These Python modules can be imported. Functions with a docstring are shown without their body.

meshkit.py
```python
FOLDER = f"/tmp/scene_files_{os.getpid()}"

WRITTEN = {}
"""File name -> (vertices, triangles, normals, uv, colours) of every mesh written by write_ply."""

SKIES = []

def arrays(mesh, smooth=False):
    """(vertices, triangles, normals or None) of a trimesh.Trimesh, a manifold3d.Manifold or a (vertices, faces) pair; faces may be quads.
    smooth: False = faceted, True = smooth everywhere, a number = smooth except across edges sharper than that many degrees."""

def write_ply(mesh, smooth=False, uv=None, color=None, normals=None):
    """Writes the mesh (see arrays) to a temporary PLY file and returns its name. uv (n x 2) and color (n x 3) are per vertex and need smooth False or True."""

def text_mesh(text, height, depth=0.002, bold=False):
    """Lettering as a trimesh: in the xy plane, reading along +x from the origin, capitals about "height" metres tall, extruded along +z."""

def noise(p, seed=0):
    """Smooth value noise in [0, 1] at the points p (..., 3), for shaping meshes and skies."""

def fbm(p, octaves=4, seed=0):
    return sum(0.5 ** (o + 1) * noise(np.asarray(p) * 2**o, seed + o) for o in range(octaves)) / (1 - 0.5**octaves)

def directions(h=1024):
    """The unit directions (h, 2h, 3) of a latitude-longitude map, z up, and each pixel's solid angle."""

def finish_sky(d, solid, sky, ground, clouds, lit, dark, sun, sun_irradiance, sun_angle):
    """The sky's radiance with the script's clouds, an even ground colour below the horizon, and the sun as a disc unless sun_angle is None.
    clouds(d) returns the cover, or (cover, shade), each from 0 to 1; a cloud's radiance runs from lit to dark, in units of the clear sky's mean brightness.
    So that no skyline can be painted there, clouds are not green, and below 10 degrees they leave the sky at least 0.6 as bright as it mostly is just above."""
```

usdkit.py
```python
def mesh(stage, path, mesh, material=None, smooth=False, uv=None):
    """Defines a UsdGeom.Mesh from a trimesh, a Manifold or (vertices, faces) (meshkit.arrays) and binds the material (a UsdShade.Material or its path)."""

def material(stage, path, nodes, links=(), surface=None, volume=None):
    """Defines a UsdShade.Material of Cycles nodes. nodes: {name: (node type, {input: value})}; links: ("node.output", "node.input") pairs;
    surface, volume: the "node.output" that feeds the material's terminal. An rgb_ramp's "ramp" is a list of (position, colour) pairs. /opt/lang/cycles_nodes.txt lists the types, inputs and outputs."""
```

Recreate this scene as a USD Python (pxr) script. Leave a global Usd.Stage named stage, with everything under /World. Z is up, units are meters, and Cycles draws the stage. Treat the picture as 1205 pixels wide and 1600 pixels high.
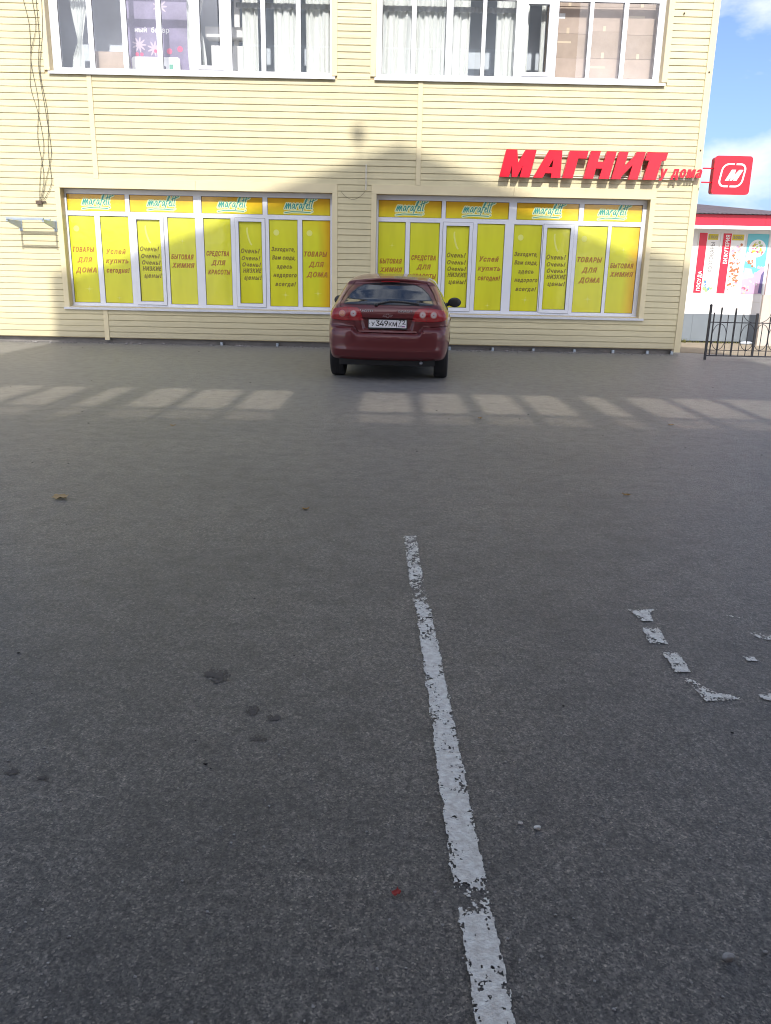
import math, glob
import numpy as np, trimesh, shapely, manifold3d, usdkit, meshkit
from shapely import affinity
from shapely.geometry import Polygon, LineString, Point, box as sbox
from shapely.ops import unary_union
from scipy.interpolate import PchipInterpolator
from scipy.ndimage import gaussian_filter, map_coordinates
from pxr import Usd, UsdGeom, UsdLux, UsdShade, Gf, Sdf

stage = Usd.Stage.CreateInMemory()
UsdGeom.SetStageUpAxis(stage, 'Z'); UsdGeom.SetStageMetersPerUnit(stage, 1.0)
UsdGeom.Xform.Define(stage, '/World'); UsdGeom.Scope.Define(stage, '/World/Looks')
rng = np.random.default_rng(7)

# ------------------------------------------------------------------ camera, sky, sun, exposure
EYE, PITCH, ROLL, EXPOSURE = 1.5, 16.3, 0.0205, 1.21
SUN_EL, SUN_AZ = math.radians(39.4), math.pi          # towards the sun: straight behind the camera (-y)
SUN_I, SKY_I = 0.5, 0.115
cam = UsdGeom.Camera.Define(stage, '/World/camera')
p_ = math.radians(PITCH)
fw = np.array([0, math.cos(p_), -math.sin(p_)]); r0 = np.array([1., 0, 0]); u0 = np.array([0, math.sin(p_), math.cos(p_)])
rt = r0 * math.cos(ROLL) + u0 * math.sin(ROLL); up = u0 * math.cos(ROLL) - r0 * math.sin(ROLL)
M4 = Gf.Matrix4d(*rt, 0, *up, 0, *(-fw), 0, 0, 0, EYE, 1)
cam.AddTransformOp().Set(M4)
cam.CreateHorizontalApertureAttr(1205 / 1296 * 26.0); cam.CreateVerticalApertureAttr(1600 / 1296 * 26.0); cam.CreateFocalLengthAttr(26.0)
cam.CreateClippingRangeAttr(Gf.Vec2f(0.05, 5000)); cam.CreateExposureAttr(EXPOSURE)

dome = UsdLux.DomeLight.Define(stage, '/World/sky')
dome.GetPrim().SetCustomDataByKey('kind', 'structure')
skym = usdkit.material(stage, '/World/Looks/sky_look', {
    'sky': ('sky_texture', {'sky_type': 'single_scattering', 'sun_disc': False, 'sun_elevation': SUN_EL, 'sun_rotation': SUN_AZ, 'air_density': 0.6, 'aerosol_density': 3.1, 'ozone_density': 3.2}),
    'tc': ('texture_coordinate', {}),
    'map': ('mapping', {'scale': (1.0, 1.0, 1.9), 'location': (0.9, 0.4, 0.25)}),
    'n': ('noise_texture', {'scale': 4.6, 'detail': 7.0, 'roughness': 0.56, 'distortion': 0.15}),
    'r': ('rgb_ramp', {'ramp': [(0.0, (0, 0, 0)), (0.485, (0, 0, 0)), (0.595, (0.55, 0.55, 0.55)), (0.70, (1, 1, 1)), (1, (1, 1, 1))]}),
    'mx': ('mix_color', {'b': (4.9, 5.0, 5.15), 'use_clamp': False}),
    'bg': ('background_shader', {'strength': SKY_I})},
    [('tc.generated', 'map.vector'), ('map.vector', 'n.vector'), ('n.fac', 'r.fac'), ('r.color', 'mx.fac'), ('sky.color', 'mx.a'), ('mx.result', 'bg.color')], surface='bg.background')
UsdShade.MaterialBindingAPI.Apply(dome.GetPrim()).Bind(skym)
sun = UsdLux.DistantLight.Define(stage, '/World/sun')
sun.CreateIntensityAttr(SUN_I); sun.CreateAngleAttr(0.6); sun.CreateNormalizeAttr(True); sun.CreateColorAttr(Gf.Vec3f(1.0, 0.95, 0.87))
sun.AddRotateXYZOp().Set(Gf.Vec3f(90 - math.degrees(SUN_EL), 0, 0))   # -z axis heads to +y and down

# ------------------------------------------------------------------ helpers
used = {}
def numbered(parent, name):
    k = (parent, name); n = used.get(k, 0); used[k] = n + 1
    return name if n == 0 else f'{name}_{n:03d}'
def ppath(parent): return '/World' if parent is None else str(parent.GetPath())
def tag(o, label=None, cat=None, group=None, kind=None):
    for k, v in (('label', label), ('category', cat), ('group', group), ('kind', kind)):
        if v: o.SetCustomDataByKey(k, v)
    return o
def thing(name, label, cat, loc=(0, 0, 0), rotz=0.0, group=None, kind=None):
    x = UsdGeom.Xform.Define(stage, '/World/' + numbered('/World', name))
    x.AddTranslateOp().Set(Gf.Vec3d(*map(float, loc)))
    if rotz: x.AddRotateZOp().Set(float(rotz))
    return tag(x.GetPrim(), label, cat, group, kind)
def obj(name, mesh, mat, parent=None, smooth=False, label=None, cat=None, group=None, kind=None, uv=None):
    pp = ppath(parent)
    m = usdkit.mesh(stage, pp + '/' + numbered(pp, name), mesh, mat, smooth=smooth, uv=uv)
    return tag(m.GetPrim(), label, cat, group, kind)
def cat_(ms): return trimesh.util.concatenate(ms)
def bx(x0, x1, y0, y1, z0, z1):
    b = trimesh.creation.box([x1 - x0, y1 - y0, z1 - z0]); b.apply_translation([(x0 + x1) / 2, (y0 + y1) / 2, (z0 + z1) / 2]); return b
def polys(g):
    if g.is_empty: return []
    return [q for q in getattr(g, 'geoms', [g]) if isinstance(q, Polygon) and q.area > 1e-8]
def ext_xz(g, y0, y1):
    """Polygon in (x, z) as a slab from y0 (front, towards the camera) to y1."""
    out = []
    for q in polys(g):
        m = trimesh.creation.extrude_polygon(q, y1 - y0, engine='earcut')
        v = m.vertices; m = trimesh.Trimesh(np.c_[v[:, 0], v[:, 2] + y0, v[:, 1]], m.faces[:, ::-1], process=False); out.append(m)
    return cat_(out)
def ext_xy(g, z0, z1):
    out = []
    for q in polys(g):
        m = trimesh.creation.extrude_polygon(q, z1 - z0, engine='earcut'); m.apply_translation([0, 0, z0]); out.append(m)
    return cat_(out)
def prism_x(pts, x0, x1):
    """Convex polygon of (y, z) points swept from x0 to x1."""
    n = len(pts); v = np.array([(x0, y, z) for y, z in pts] + [(x1, y, z) for y, z in pts], float); f = []
    for i in range(1, n - 1): f += [(0, i + 1, i), (n, n + i, n + i + 1)]
    for i in range(n): j = (i + 1) % n; f += [(i, j, n + j), (i, n + j, n + i)]
    m = trimesh.Trimesh(v, f, process=False); m.fix_normals(); return m
def tube(pts, r, n=6, closed=False):
    pts = np.asarray(pts, float); P = len(pts); rr = np.broadcast_to(r, P); vs = []
    tg = np.gradient(pts, axis=0) if not closed else np.roll(pts, -1, 0) - np.roll(pts, 1, 0)
    tg /= np.maximum(np.linalg.norm(tg, axis=1, keepdims=True), 1e-9)
    ref = np.array([0.13, 0.99, 0.05]) if abs(tg[0] @ np.array([0.13, 0.99, 0.05])) < 0.9 else np.array([0, 0.05, 1.0])
    for p, t, q in zip(pts, tg, rr):
        a = np.cross(t, ref); a /= np.linalg.norm(a); b = np.cross(t, a)
        th = np.arange(n) * 2 * np.pi / n; vs.append(p + q * (np.cos(th)[:, None] * a + np.sin(th)[:, None] * b))
    v = np.vstack(vs); f = []
    for i in range(P if closed else P - 1):
        for k in range(n):
            a, b = i * n + k, i * n + (k + 1) % n; c, d = ((i + 1) % P) * n + k, ((i + 1) % P) * n + (k + 1) % n
            f += [(a, c, d), (a, d, b)]
    if not closed:
        for k in range(1, n - 1): f += [(0, k, k + 1), ((P - 1) * n, (P - 1) * n + k + 1, (P - 1) * n + k)]
    m = trimesh.Trimesh(v, f, process=False); m.fix_normals(); return m
def bar(p, q, r, n=6): return tube([p, q], r, n)
def rounded(x0, x1, y0, y1, r):
    return sbox(x0 + r, y0 + r, x1 - r, y1 - r).buffer(r, quad_segs=6)
FONT = glob.glob('/opt/blender-*/*/datafiles/fonts/Inter.woff2')[0]
fcache = {}
def text_poly(text, height, weight='Regular', shear=0.0, stretch=1.0):
    """Lettering as a shapely geometry: baseline at z = 0, starting at x = 0, capitals 'height' tall."""
    from PIL import Image, ImageDraw, ImageFont
    k = (text, weight)
    if k not in fcache:
        f = ImageFont.truetype(FONT, 110); f.set_variation_by_name(weight)
        x0, y0, x1, y1 = f.getbbox(text, anchor='ls')
        im = Image.new('L', (x1 - x0 + 8, y1 - y0 + 8)); ImageDraw.Draw(im).text((4 - x0, 4 - y0), text, 255, f, anchor='ls')
        on = np.pad(np.asarray(im) > 127, ((0, 0), (1, 1))).astype(np.int8); d = np.diff(on, axis=1)
        rows, st = np.nonzero(d == 1); en = np.nonzero(d == -1)[1]
        g = shapely.union_all(shapely.box(st, -rows - 1, en, -rows)).buffer(0.6).buffer(-0.6).simplify(0.9)
        fcache[k] = affinity.translate(g, -4, 4 - y0)
    s = height / 80.0
    return affinity.affine_transform(fcache[k], [s * stretch, s * shear, 0, s, 0, 0])
def centred(g, cx, z, maxw=None):
    a, b, c, d = g.bounds
    if maxw and c - a > maxw: g = affinity.scale(g, maxw / (c - a), 1, origin=(a, 0)); a, b, c, d = g.bounds
    return affinity.translate(g, cx - (a + c) / 2, z)

# ------------------------------------------------------------------ materials
def L(name): return '/World/Looks/' + name
def plain(name, col, rough=0.5, bumps=None, var=0.0, vscale=3.0, metallic=0.0, spec=0.5, coat=0.0, stretch=(1, 1, 1)):
    n = {'p': ('principled_bsdf', {'base_color': col, 'roughness': rough, 'metallic': metallic, 'specular_ior_level': spec, 'coat_weight': coat})}; l = []
    if var or bumps:
        n['g'] = ('geometry', {}); n['m'] = ('mapping', {'scale': stretch}); l.append(('g.position', 'm.vector'))
    if var:
        n['n'] = ('noise_texture', {'scale': vscale, 'detail': 5.0, 'roughness': 0.6})
        n['r'] = ('rgb_ramp', {'ramp': [(0.25, tuple(c * (1 - var) for c in col)), (0.75, tuple(min(1, c * (1 + var)) for c in col))]})
        l += [('m.vector', 'n.vector'), ('n.fac', 'r.fac'), ('r.color', 'p.base_color')]
    if bumps:
        n['bn'] = ('noise_texture', {'scale': bumps[0], 'detail': 3.0}); n['b'] = ('bump', {'distance': bumps[1], 'strength': 1.0})
        l += [('m.vector', 'bn.vector'), ('bn.fac', 'b.height'), ('b.normal', 'p.normal')]
    return usdkit.material(stage, L(name), n, l, surface='p.BSDF')
def leafy(name, col, trans, rough=0.9):
    return usdkit.material(stage, L(name), {'d': ('diffuse_bsdf', {'color': col}), 't': ('translucent_bsdf', {'color': col}), 'm': ('mix_closure', {'fac': trans})},
                           [('d.BSDF', 'm.closure1'), ('t.BSDF', 'm.closure2')], surface='m.closure')
def pane(name, tint, ior=1.5, rough=0.0, dirt=0.0):
    return usdkit.material(stage, L(name), {'t': ('transparent_bsdf', {'color': tint}), 'g': ('glossy_bsdf', {'color': (1, 1, 1), 'roughness': rough}), 'lw': ('layer_weight', {'blend': 0.5}), 'pw': ('math', {'math_type': 'power', 'value2': 5.0}),
                            'mr': ('map_range', {'to_min': ((ior - 1) / (ior + 1)) ** 2 * 1.8, 'to_max': 1.0}), 'ge': ('geometry', {}), 'dn': ('noise_texture', {'scale': 2.3, 'detail': 4.0}), 'dr': ('rgb_ramp', {'ramp': [(0.3, tuple(c * (1 - dirt) for c in tint)), (0.7, tint)]}), 'm': ('mix_closure', {})},
                           [('lw.facing', 'pw.value1'), ('pw.value', 'mr.value'), ('mr.result', 'm.fac'), ('ge.position', 'dn.vector'), ('dn.fac', 'dr.fac'), ('dr.color', 't.color'), ('t.BSDF', 'm.closure1'), ('g.BSDF', 'm.closure2')], surface='m.closure')

siding_m = []
for i, k in enumerate((1.0, 0.965, 1.03)):
    c = tuple(v * k for v in (0.64, 0.58, 0.365))
    siding_m.append(usdkit.material(stage, L(f'siding_paint_{i}'), {
        'g': ('geometry', {}), 'm': ('mapping', {'scale': (1.2, 1.0, 0.35)}), 'm2': ('mapping', {'scale': (0.5, 1.0, 9.0)}),
        'n': ('noise_texture', {'scale': 2.2, 'detail': 6.0, 'roughness': 0.62}), 'n2': ('noise_texture', {'scale': 3.0, 'detail': 4.0}),
        'r': ('rgb_ramp', {'ramp': [(0.25, tuple(v * 0.90 for v in c)), (0.6, c), (0.85, tuple(min(1, v * 1.05) for v in c))]}),
        'r2': ('rgb_ramp', {'ramp': [(0.35, (0.93, 0.92, 0.9)), (0.6, (1, 1, 1))]}), 'mx': ('mix_color', {'blend_type': 'multiply', 'fac': 1.0}),
        'sx': ('separate_xyz', {}), 'mr': ('map_range', {'from_min': 0.0, 'from_max': 0.55, 'to_min': 1.0, 'to_max': 0.0, 'clamp': True}), 'dn': ('math', {'math_type': 'multiply'}),
        'dirt': ('mix_color', {'b': (0.30, 0.27, 0.19)}),
        'b': ('bump', {'distance': 0.006, 'strength': 0.6}), 'p': ('principled_bsdf', {'roughness': 0.42, 'specular_ior_level': 0.4})},
        [('g.position', 'm.vector'), ('g.position', 'm2.vector'), ('m.vector', 'n.vector'), ('m2.vector', 'n2.vector'), ('n.fac', 'r.fac'), ('n2.fac', 'r2.fac'), ('r.color', 'mx.a'), ('r2.color', 'mx.b'),
         ('g.position', 'sx.vector'), ('sx.z', 'mr.value'), ('mr.result', 'dn.value1'), ('n.fac', 'dn.value2'), ('dn.value', 'dirt.fac'), ('mx.result', 'dirt.a'), ('dirt.result', 'p.base_color'),
         ('n2.fac', 'b.height'), ('b.normal', 'p.normal')], surface='p.BSDF'))
M = dict(
    siding_trim=plain('siding_trim_paint', (0.68, 0.60, 0.38), 0.42, var=0.05, vscale=2.5),
    reveal=plain('reveal_sheet', (0.50, 0.40, 0.22), 0.5, var=0.06),
    dark=plain('dark_gap', (0.03, 0.03, 0.03), 0.9),
    pvc=plain('white_pvc', (0.74, 0.76, 0.80), 0.32, var=0.03, vscale=4),
    sill=plain('sill_sheet', (0.62, 0.64, 0.68), 0.35, var=0.05, vscale=5),
    gasket=plain('rubber_gasket', (0.06, 0.06, 0.06), 0.7),
    room=plain('room_plaster', (0.66, 0.72, 0.80), 0.9, var=0.06),
    room_floor=plain('room_floor_board', (0.55, 0.54, 0.54), 0.7),
    concrete=plain('concrete_plinth', (0.22, 0.21, 0.2), 0.9, (25, 0.01), 0.2, 4),
    roof=plain('roof_felt', (0.1, 0.1, 0.1), 0.9),
    curtain=leafy('curtain_cloth', (0.76, 0.79, 0.77), 0.15),
    shade_cloth=leafy('shade_band_cloth', (0.45, 0.47, 0.48), 0.2),
    card=plain('corrugated_card', (0.40, 0.32, 0.26), 0.85, var=0.1, vscale=5), card2=plain('corrugated_card_pale', (0.46, 0.37, 0.31), 0.85, var=0.1, vscale=4),
    tape=plain('parcel_tape', (0.62, 0.52, 0.38), 0.3),
    white=plain('white_board', (0.82, 0.82, 0.82), 0.5), purple=plain('banner_violet', (0.22, 0.19, 0.31), 0.45, var=0.3, vscale=3),
    pink=plain('banner_pink', (0.75, 0.10, 0.22), 0.5), leafgreen=plain('banner_green', (0.10, 0.35, 0.25), 0.5), inkgrey=plain('banner_ink', (0.12, 0.12, 0.16), 0.5), petal=plain('banner_petal', (0.5, 0.42, 0.5), 0.5),
    ink_red=plain('print_maroon', (0.36, 0.12, 0.02), 0.4), ink_olive=plain('print_olive', (0.20, 0.15, 0.02), 0.4), ink_orange=plain('print_orange_fill', (0.62, 0.42, 0.05), 0.4), ink_khaki=plain('print_khaki_fill', (0.55, 0.50, 0.06), 0.4),
    teal=plain('print_teal', (0.03, 0.30, 0.27), 0.4), halo=plain('print_pale', (0.72, 0.78, 0.42), 0.4), spark=plain('print_spark', (0.80, 0.80, 0.22), 0.4), orb=plain('print_orb', (0.72, 0.74, 0.18), 0.4),
    sign_red=plain('sign_red_acrylic', (0.74, 0.011, 0.033), 0.3, var=0.03), sign_side=plain('sign_red_side', (0.45, 0.02, 0.035), 0.4), sign_white=plain('sign_white_acrylic', (0.85, 0.85, 0.85), 0.3),
    galv=plain('galvanised_steel', (0.36, 0.42, 0.47), 0.4, var=0.1, vscale=9, metallic=0.35), rust=plain('brown_bracket', (0.10, 0.07, 0.05), 0.7), cable=plain('black_cable', (0.05, 0.045, 0.04), 0.6), conduit=plain('white_conduit', (0.62, 0.60, 0.52), 0.5),
    iron=plain('black_iron', (0.016, 0.017, 0.022), 0.45, var=0.3, vscale=20),
    k_white=plain('kiosk_white', (0.80, 0.80, 0.80), 0.4, var=0.03), k_grey=plain('kiosk_grey', (0.17, 0.20, 0.23), 0.5, var=0.06), k_red=plain('kiosk_red', (0.68, 0.02, 0.055), 0.4, var=0.04),
    k_roof=plain('kiosk_roof_metal', (0.13, 0.11, 0.13), 0.55, var=0.15, vscale=4), k_beige=plain('kiosk_beige', (0.52, 0.47, 0.42), 0.6, var=0.05), k_pink=plain('kiosk_pale_pink', (0.62, 0.52, 0.52), 0.5),
    yellow=plain('label_yellow', (0.62, 0.52, 0.03), 0.5), cyan=plain('poster_cyan', (0.15, 0.55, 0.65), 0.45), skyblue=plain('poster_pale_blue', (0.45, 0.66, 0.78), 0.45),
    brown=plain('poster_brown', (0.42, 0.16, 0.07), 0.45), lilac=plain('poster_lilac', (0.62, 0.42, 0.62), 0.45), cream=plain('poster_cream', (0.78, 0.62, 0.42), 0.45), indigo=plain('poster_indigo', (0.12, 0.1, 0.25), 0.45), p_green=plain('poster_green', (0.35, 0.52, 0.22), 0.45), p_blue=plain('poster_blue', (0.08, 0.22, 0.55), 0.45), grey_ink=plain('poster_grey_ink', (0.22, 0.22, 0.22), 0.5),
    brick=plain('dark_brick', (0.26, 0.18, 0.14), 0.9, (30, 0.01), 0.12, 6),
    tyre=plain('tyre_rubber', (0.014, 0.014, 0.015), 0.75), alloy=plain('wheel_alloy', (0.4, 0.4, 0.42), 0.35, metallic=0.8), under=plain('underbody_black', (0.010, 0.010, 0.010), 0.85), trim=plain('black_plastic', (0.014, 0.015, 0.017), 0.38),
    chrome=plain('chrome', (0.62, 0.60, 0.60), 0.25, metallic=0.3), lens_red=plain('lamp_red', (0.27, 0.007, 0.012), 0.16, coat=0.35), lens_dark=plain('lamp_red_deep', (0.30, 0.008, 0.015), 0.12, coat=1.0), lens_clear=plain('lamp_clear', (0.46, 0.38, 0.36), 0.16, coat=0.35), lens_amber=plain('lamp_amber', (0.46, 0.17, 0.09), 0.16, coat=0.35), lens_ring=plain('lamp_ring', (0.40, 0.16, 0.15), 0.2),
    emblem=plain('emblem_metal', (0.26, 0.17, 0.17), 0.35, metallic=0.2), plate=plain('plate_white', (0.72, 0.73, 0.74), 0.35), plate_ink=plain('plate_black', (0.01, 0.01, 0.01), 0.5), flag_w=plain('flag_white', (0.75, 0.75, 0.75), 0.4), flag_b=plain('flag_blue', (0.03, 0.10, 0.42), 0.4), flag_r=plain('flag_red', (0.55, 0.02, 0.03), 0.4),
    paint=plain('road_paint', (0.86, 0.80, 0.70), 0.75, (120, 0.006), 0.30, 45), weeds=leafy('weed_leaf', (0.17, 0.17, 0.06), 0.3), straw=leafy('dry_leaf', (0.42, 0.27, 0.11), 0.2), card_scrap=plain('scrap_card', (0.50, 0.36, 0.18), 0.9, var=0.1, vscale=40),
    stone=plain('pebble_stone', (0.40, 0.385, 0.36), 0.9, (120, 0.004), 0.2, 60), red_scrap=plain('red_scrap_paper', (0.40, 0.04, 0.03), 0.7), bag=leafy('bag_plastic', (0.66, 0.72, 0.80), 0.3), clod=plain('dark_clod', (0.02, 0.02, 0.02), 0.9),
)
M['glass'] = pane('window_glass', (0.97, 0.98, 0.985), 1.6); M['tint'] = pane('added_patch_glass', (0.98, 0.92, 0.84), dirt=0.14); M['tint2'] = pane('added_patch_glass_dim', (0.5, 0.46, 0.42), dirt=0.4)  # the two tinted panes and their dirt shape added yard light patches
M['car_glass'] = usdkit.material(stage, L('car_glass'), {'p': ('principled_bsdf', {'base_color': (0.012, 0.014, 0.016), 'roughness': 0.03, 'specular_ior_level': 0.75, 'coat_weight': 0.6, 'coat_roughness': 0.02})}, [], surface='p.BSDF')
M['car_paint'] = usdkit.material(stage, L('car_paint'), {
    'g': ('geometry', {}), 'n': ('noise_texture', {'scale': 900.0, 'detail': 1.0}), 'r': ('rgb_ramp', {'ramp': [(0.35, (0.072, 0.011, 0.013)), (0.7, (0.125, 0.019, 0.022))]}),
    'n2': ('noise_texture', {'scale': 6.0, 'detail': 5.0}), 'r2': ('rgb_ramp', {'ramp': [(0.4, (0.03, 0.03, 0.03)), (0.75, (0.12, 0.12, 0.12))]}),
    'p': ('principled_bsdf', {'roughness': 0.36, 'metallic': 0.25, 'coat_weight': 0.8, 'coat_roughness': 0.04, 'specular_ior_level': 0.35})},
    [('g.position', 'n.vector'), ('n.fac', 'r.fac'), ('r.color', 'p.base_color'), ('g.position', 'n2.vector'), ('n2.fac', 'r2.fac'), ('r2.color', 'p.coat_roughness')], surface='p.BSDF')
# yellow printed window film; 'st' v runs 0..1 from the bottom to the top of the pane
def film(name, top, edge, low=None):
    return usdkit.material(stage, L(name), {
        'uv': ('attribute', {'attribute': 'st'}), 's': ('separate_xyz', {}), 'r': ('rgb_ramp', {'ramp': [(0.0, low or (0.71, 0.68, 0.035)), (0.5, low or (0.68, 0.71, 0.04)), (0.82, (0.70, 0.71, 0.045)), (1.0, top)] if low is None else [(0.0, low), (1.0, top)]}),
        'r2': ('rgb_ramp', {'ramp': [(0.0, (0, 0, 0)), (0.55, (0, 0, 0)), (1.0, (0.85, 0.85, 0.85))]}), 'mx': ('mix_color', {'b': edge}),
        'g': ('geometry', {}), 'm': ('mapping', {'scale': (2.5, 1, 0.5)}), 'n': ('noise_texture', {'scale': 2.0, 'detail': 3.0}), 'nr': ('rgb_ramp', {'ramp': [(0.3, (0.88, 0.88, 0.9)), (0.7, (1.0, 1.0, 1.0))]}), 'mu': ('mix_color', {'blend_type': 'multiply', 'fac': 1.0}),
        'bn': ('noise_texture', {'scale': 3.5, 'detail': 3.0, 'distortion': 0.6}), 'b': ('bump', {'distance': 0.006, 'strength': 0.7}), 'p': ('principled_bsdf', {'roughness': 0.10, 'specular_ior_level': 0.5})},
        [('uv.vector', 's.vector'), ('s.y', 'r.fac'), ('s.x', 'r2.fac'), ('r2.color', 'mx.fac'), ('r.color', 'mx.a'), ('g.position', 'm.vector'), ('m.vector', 'n.vector'), ('n.fac', 'nr.fac'), ('g.position', 'bn.vector'), ('bn.fac', 'b.height'), ('b.normal', 'p.normal'), ('mx.result', 'mu.a'), ('nr.color', 'mu.b'), ('mu.result', 'p.base_color')], surface='p.BSDF')
YEL = (0.70, 0.70, 0.045)
M['film'] = film('film_yellow', (0.72, 0.72, 0.06), YEL); M['film_orange_edge'] = film('film_orange_edge', (0.74, 0.66, 0.04), (0.74, 0.36, 0.02)); M['film_top'] = film('film_orange_top', (0.73, 0.37, 0.022), (0.74, 0.50, 0.025), (0.75, 0.65, 0.035))
# asphalt
M['asphalt'] = usdkit.material(stage, L('worn_asphalt'), {
    'g': ('geometry', {}),
    'big': ('noise_texture', {'scale': 0.55, 'detail': 5.0, 'roughness': 0.6}), 'rb': ('rgb_ramp', {'ramp': [(0.38, (0.68, 0.69, 0.70)), (0.5, (1, 1, 1)), (0.62, (1.22, 1.19, 1.15))]}),
    'mid': ('noise_texture', {'scale': 7.0, 'detail': 8.0, 'roughness': 0.75}), 'rm': ('rgb_ramp', {'ramp': [(0.36, (0.66, 0.66, 0.67)), (0.5, (1, 1, 1)), (0.64, (1.25, 1.25, 1.24))]}),
    'ms': ('mapping', {'scale': (1.0, 0.62, 1.0)}),
    'v': ('voronoi_texture', {'scale': 195.0, 'randomness': 1.0}), 'vs': ('separate_color', {}), 'rv': ('rgb_ramp', {'ramp': [(0.0, (0.24, 0.25, 0.26)), (0.5, (0.90, 0.91, 0.92)), (0.82, (1.3, 1.29, 1.27)), (0.93, (1.7, 1.68, 1.62)), (1.0, (2.6, 2.5, 2.35))]}),
    'f': ('noise_texture', {'scale': 52.0, 'detail': 6.0, 'roughness': 0.75}), 'rf': ('rgb_ramp', {'ramp': [(0.37, (0.16, 0.16, 0.17)), (0.45, (0.74, 0.74, 0.74)), (0.53, (1.02, 1.02, 1.02)), (0.66, (1.5, 1.5, 1.48))]}),
    'pit': ('noise_texture', {'scale': 20.0, 'detail': 5.0, 'roughness': 0.75}), 'rp': ('rgb_ramp', {'ramp': [(0.33, (0.2, 0.2, 0.2)), (0.42, (1, 1, 1))]}),
    'base': ('color', {'value': (0.142, 0.131, 0.116)}),
    'm1': ('mix_color', {'blend_type': 'multiply', 'fac': 1.0, 'use_clamp': False}), 'm2': ('mix_color', {'blend_type': 'multiply', 'fac': 1.0, 'use_clamp': False}), 'm3': ('mix_color', {'blend_type': 'multiply', 'fac': 1.0, 'use_clamp': False}), 'm4': ('mix_color', {'blend_type': 'multiply', 'fac': 1.0, 'use_clamp': False}), 'm5': ('mix_color', {'blend_type': 'multiply', 'fac': 0.9, 'use_clamp': False}),
    'sx': ('separate_xyz', {}), 'dy': ('map_range', {'from_min': 1.6, 'from_max': 12.5, 'to_min': 0.0, 'to_max': 1.45, 'clamp': True}), 'dn': ('math', {'math_type': 'multiply'}), 'dust_and_light': ('mix_color', {'b': (0.31, 0.303, 0.288)}),  # lighter with distance: wall dust plus brightness painted into the colour
    'ad': ('math', {'math_type': 'add'}), 'b': ('bump', {'distance': 0.014, 'strength': 1.0}),
    'p': ('principled_bsdf', {'roughness': 0.48, 'specular_ior_level': 0.85})},
    [('g.position', 'big.vector'), ('big.fac', 'rb.fac'), ('g.position', 'mid.vector'), ('mid.fac', 'rm.fac'), ('g.position', 'ms.vector'), ('g.position', 'v.vector'), ('v.color', 'vs.color'), ('vs.r', 'rv.fac'), ('ms.vector', 'f.vector'), ('f.fac', 'rf.fac'),
     ('g.position', 'pit.vector'), ('pit.fac', 'rp.fac'), ('base.color', 'm1.a'), ('rb.color', 'm1.b'), ('m1.result', 'm2.a'), ('rm.color', 'm2.b'), ('m2.result', 'm3.a'), ('rv.color', 'm3.b'), ('m3.result', 'm4.a'), ('rf.color', 'm4.b'), ('m4.result', 'm5.a'), ('rp.color', 'm5.b'),
     ('g.position', 'sx.vector'), ('sx.y', 'dy.value'), ('dy.result', 'dn.value1'), ('mid.fac', 'dn.value2'), ('dn.value', 'dust_and_light.fac'), ('m5.result', 'dust_and_light.a'), ('dust_and_light.result', 'p.base_color'),
     ('f.fac', 'ad.value1'), ('vs.g', 'ad.value2'), ('ad.value', 'b.height'), ('b.normal', 'p.normal')], surface='p.BSDF')
M['paving'] = plain('pale_paving', (0.30, 0.255, 0.19), 0.9, (60, 0.006), 0.12, 3)
M['stain'] = plain('oil_stain', (0.085, 0.077, 0.068), 0.7, (75, 0.004), 0.3, 60)

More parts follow.
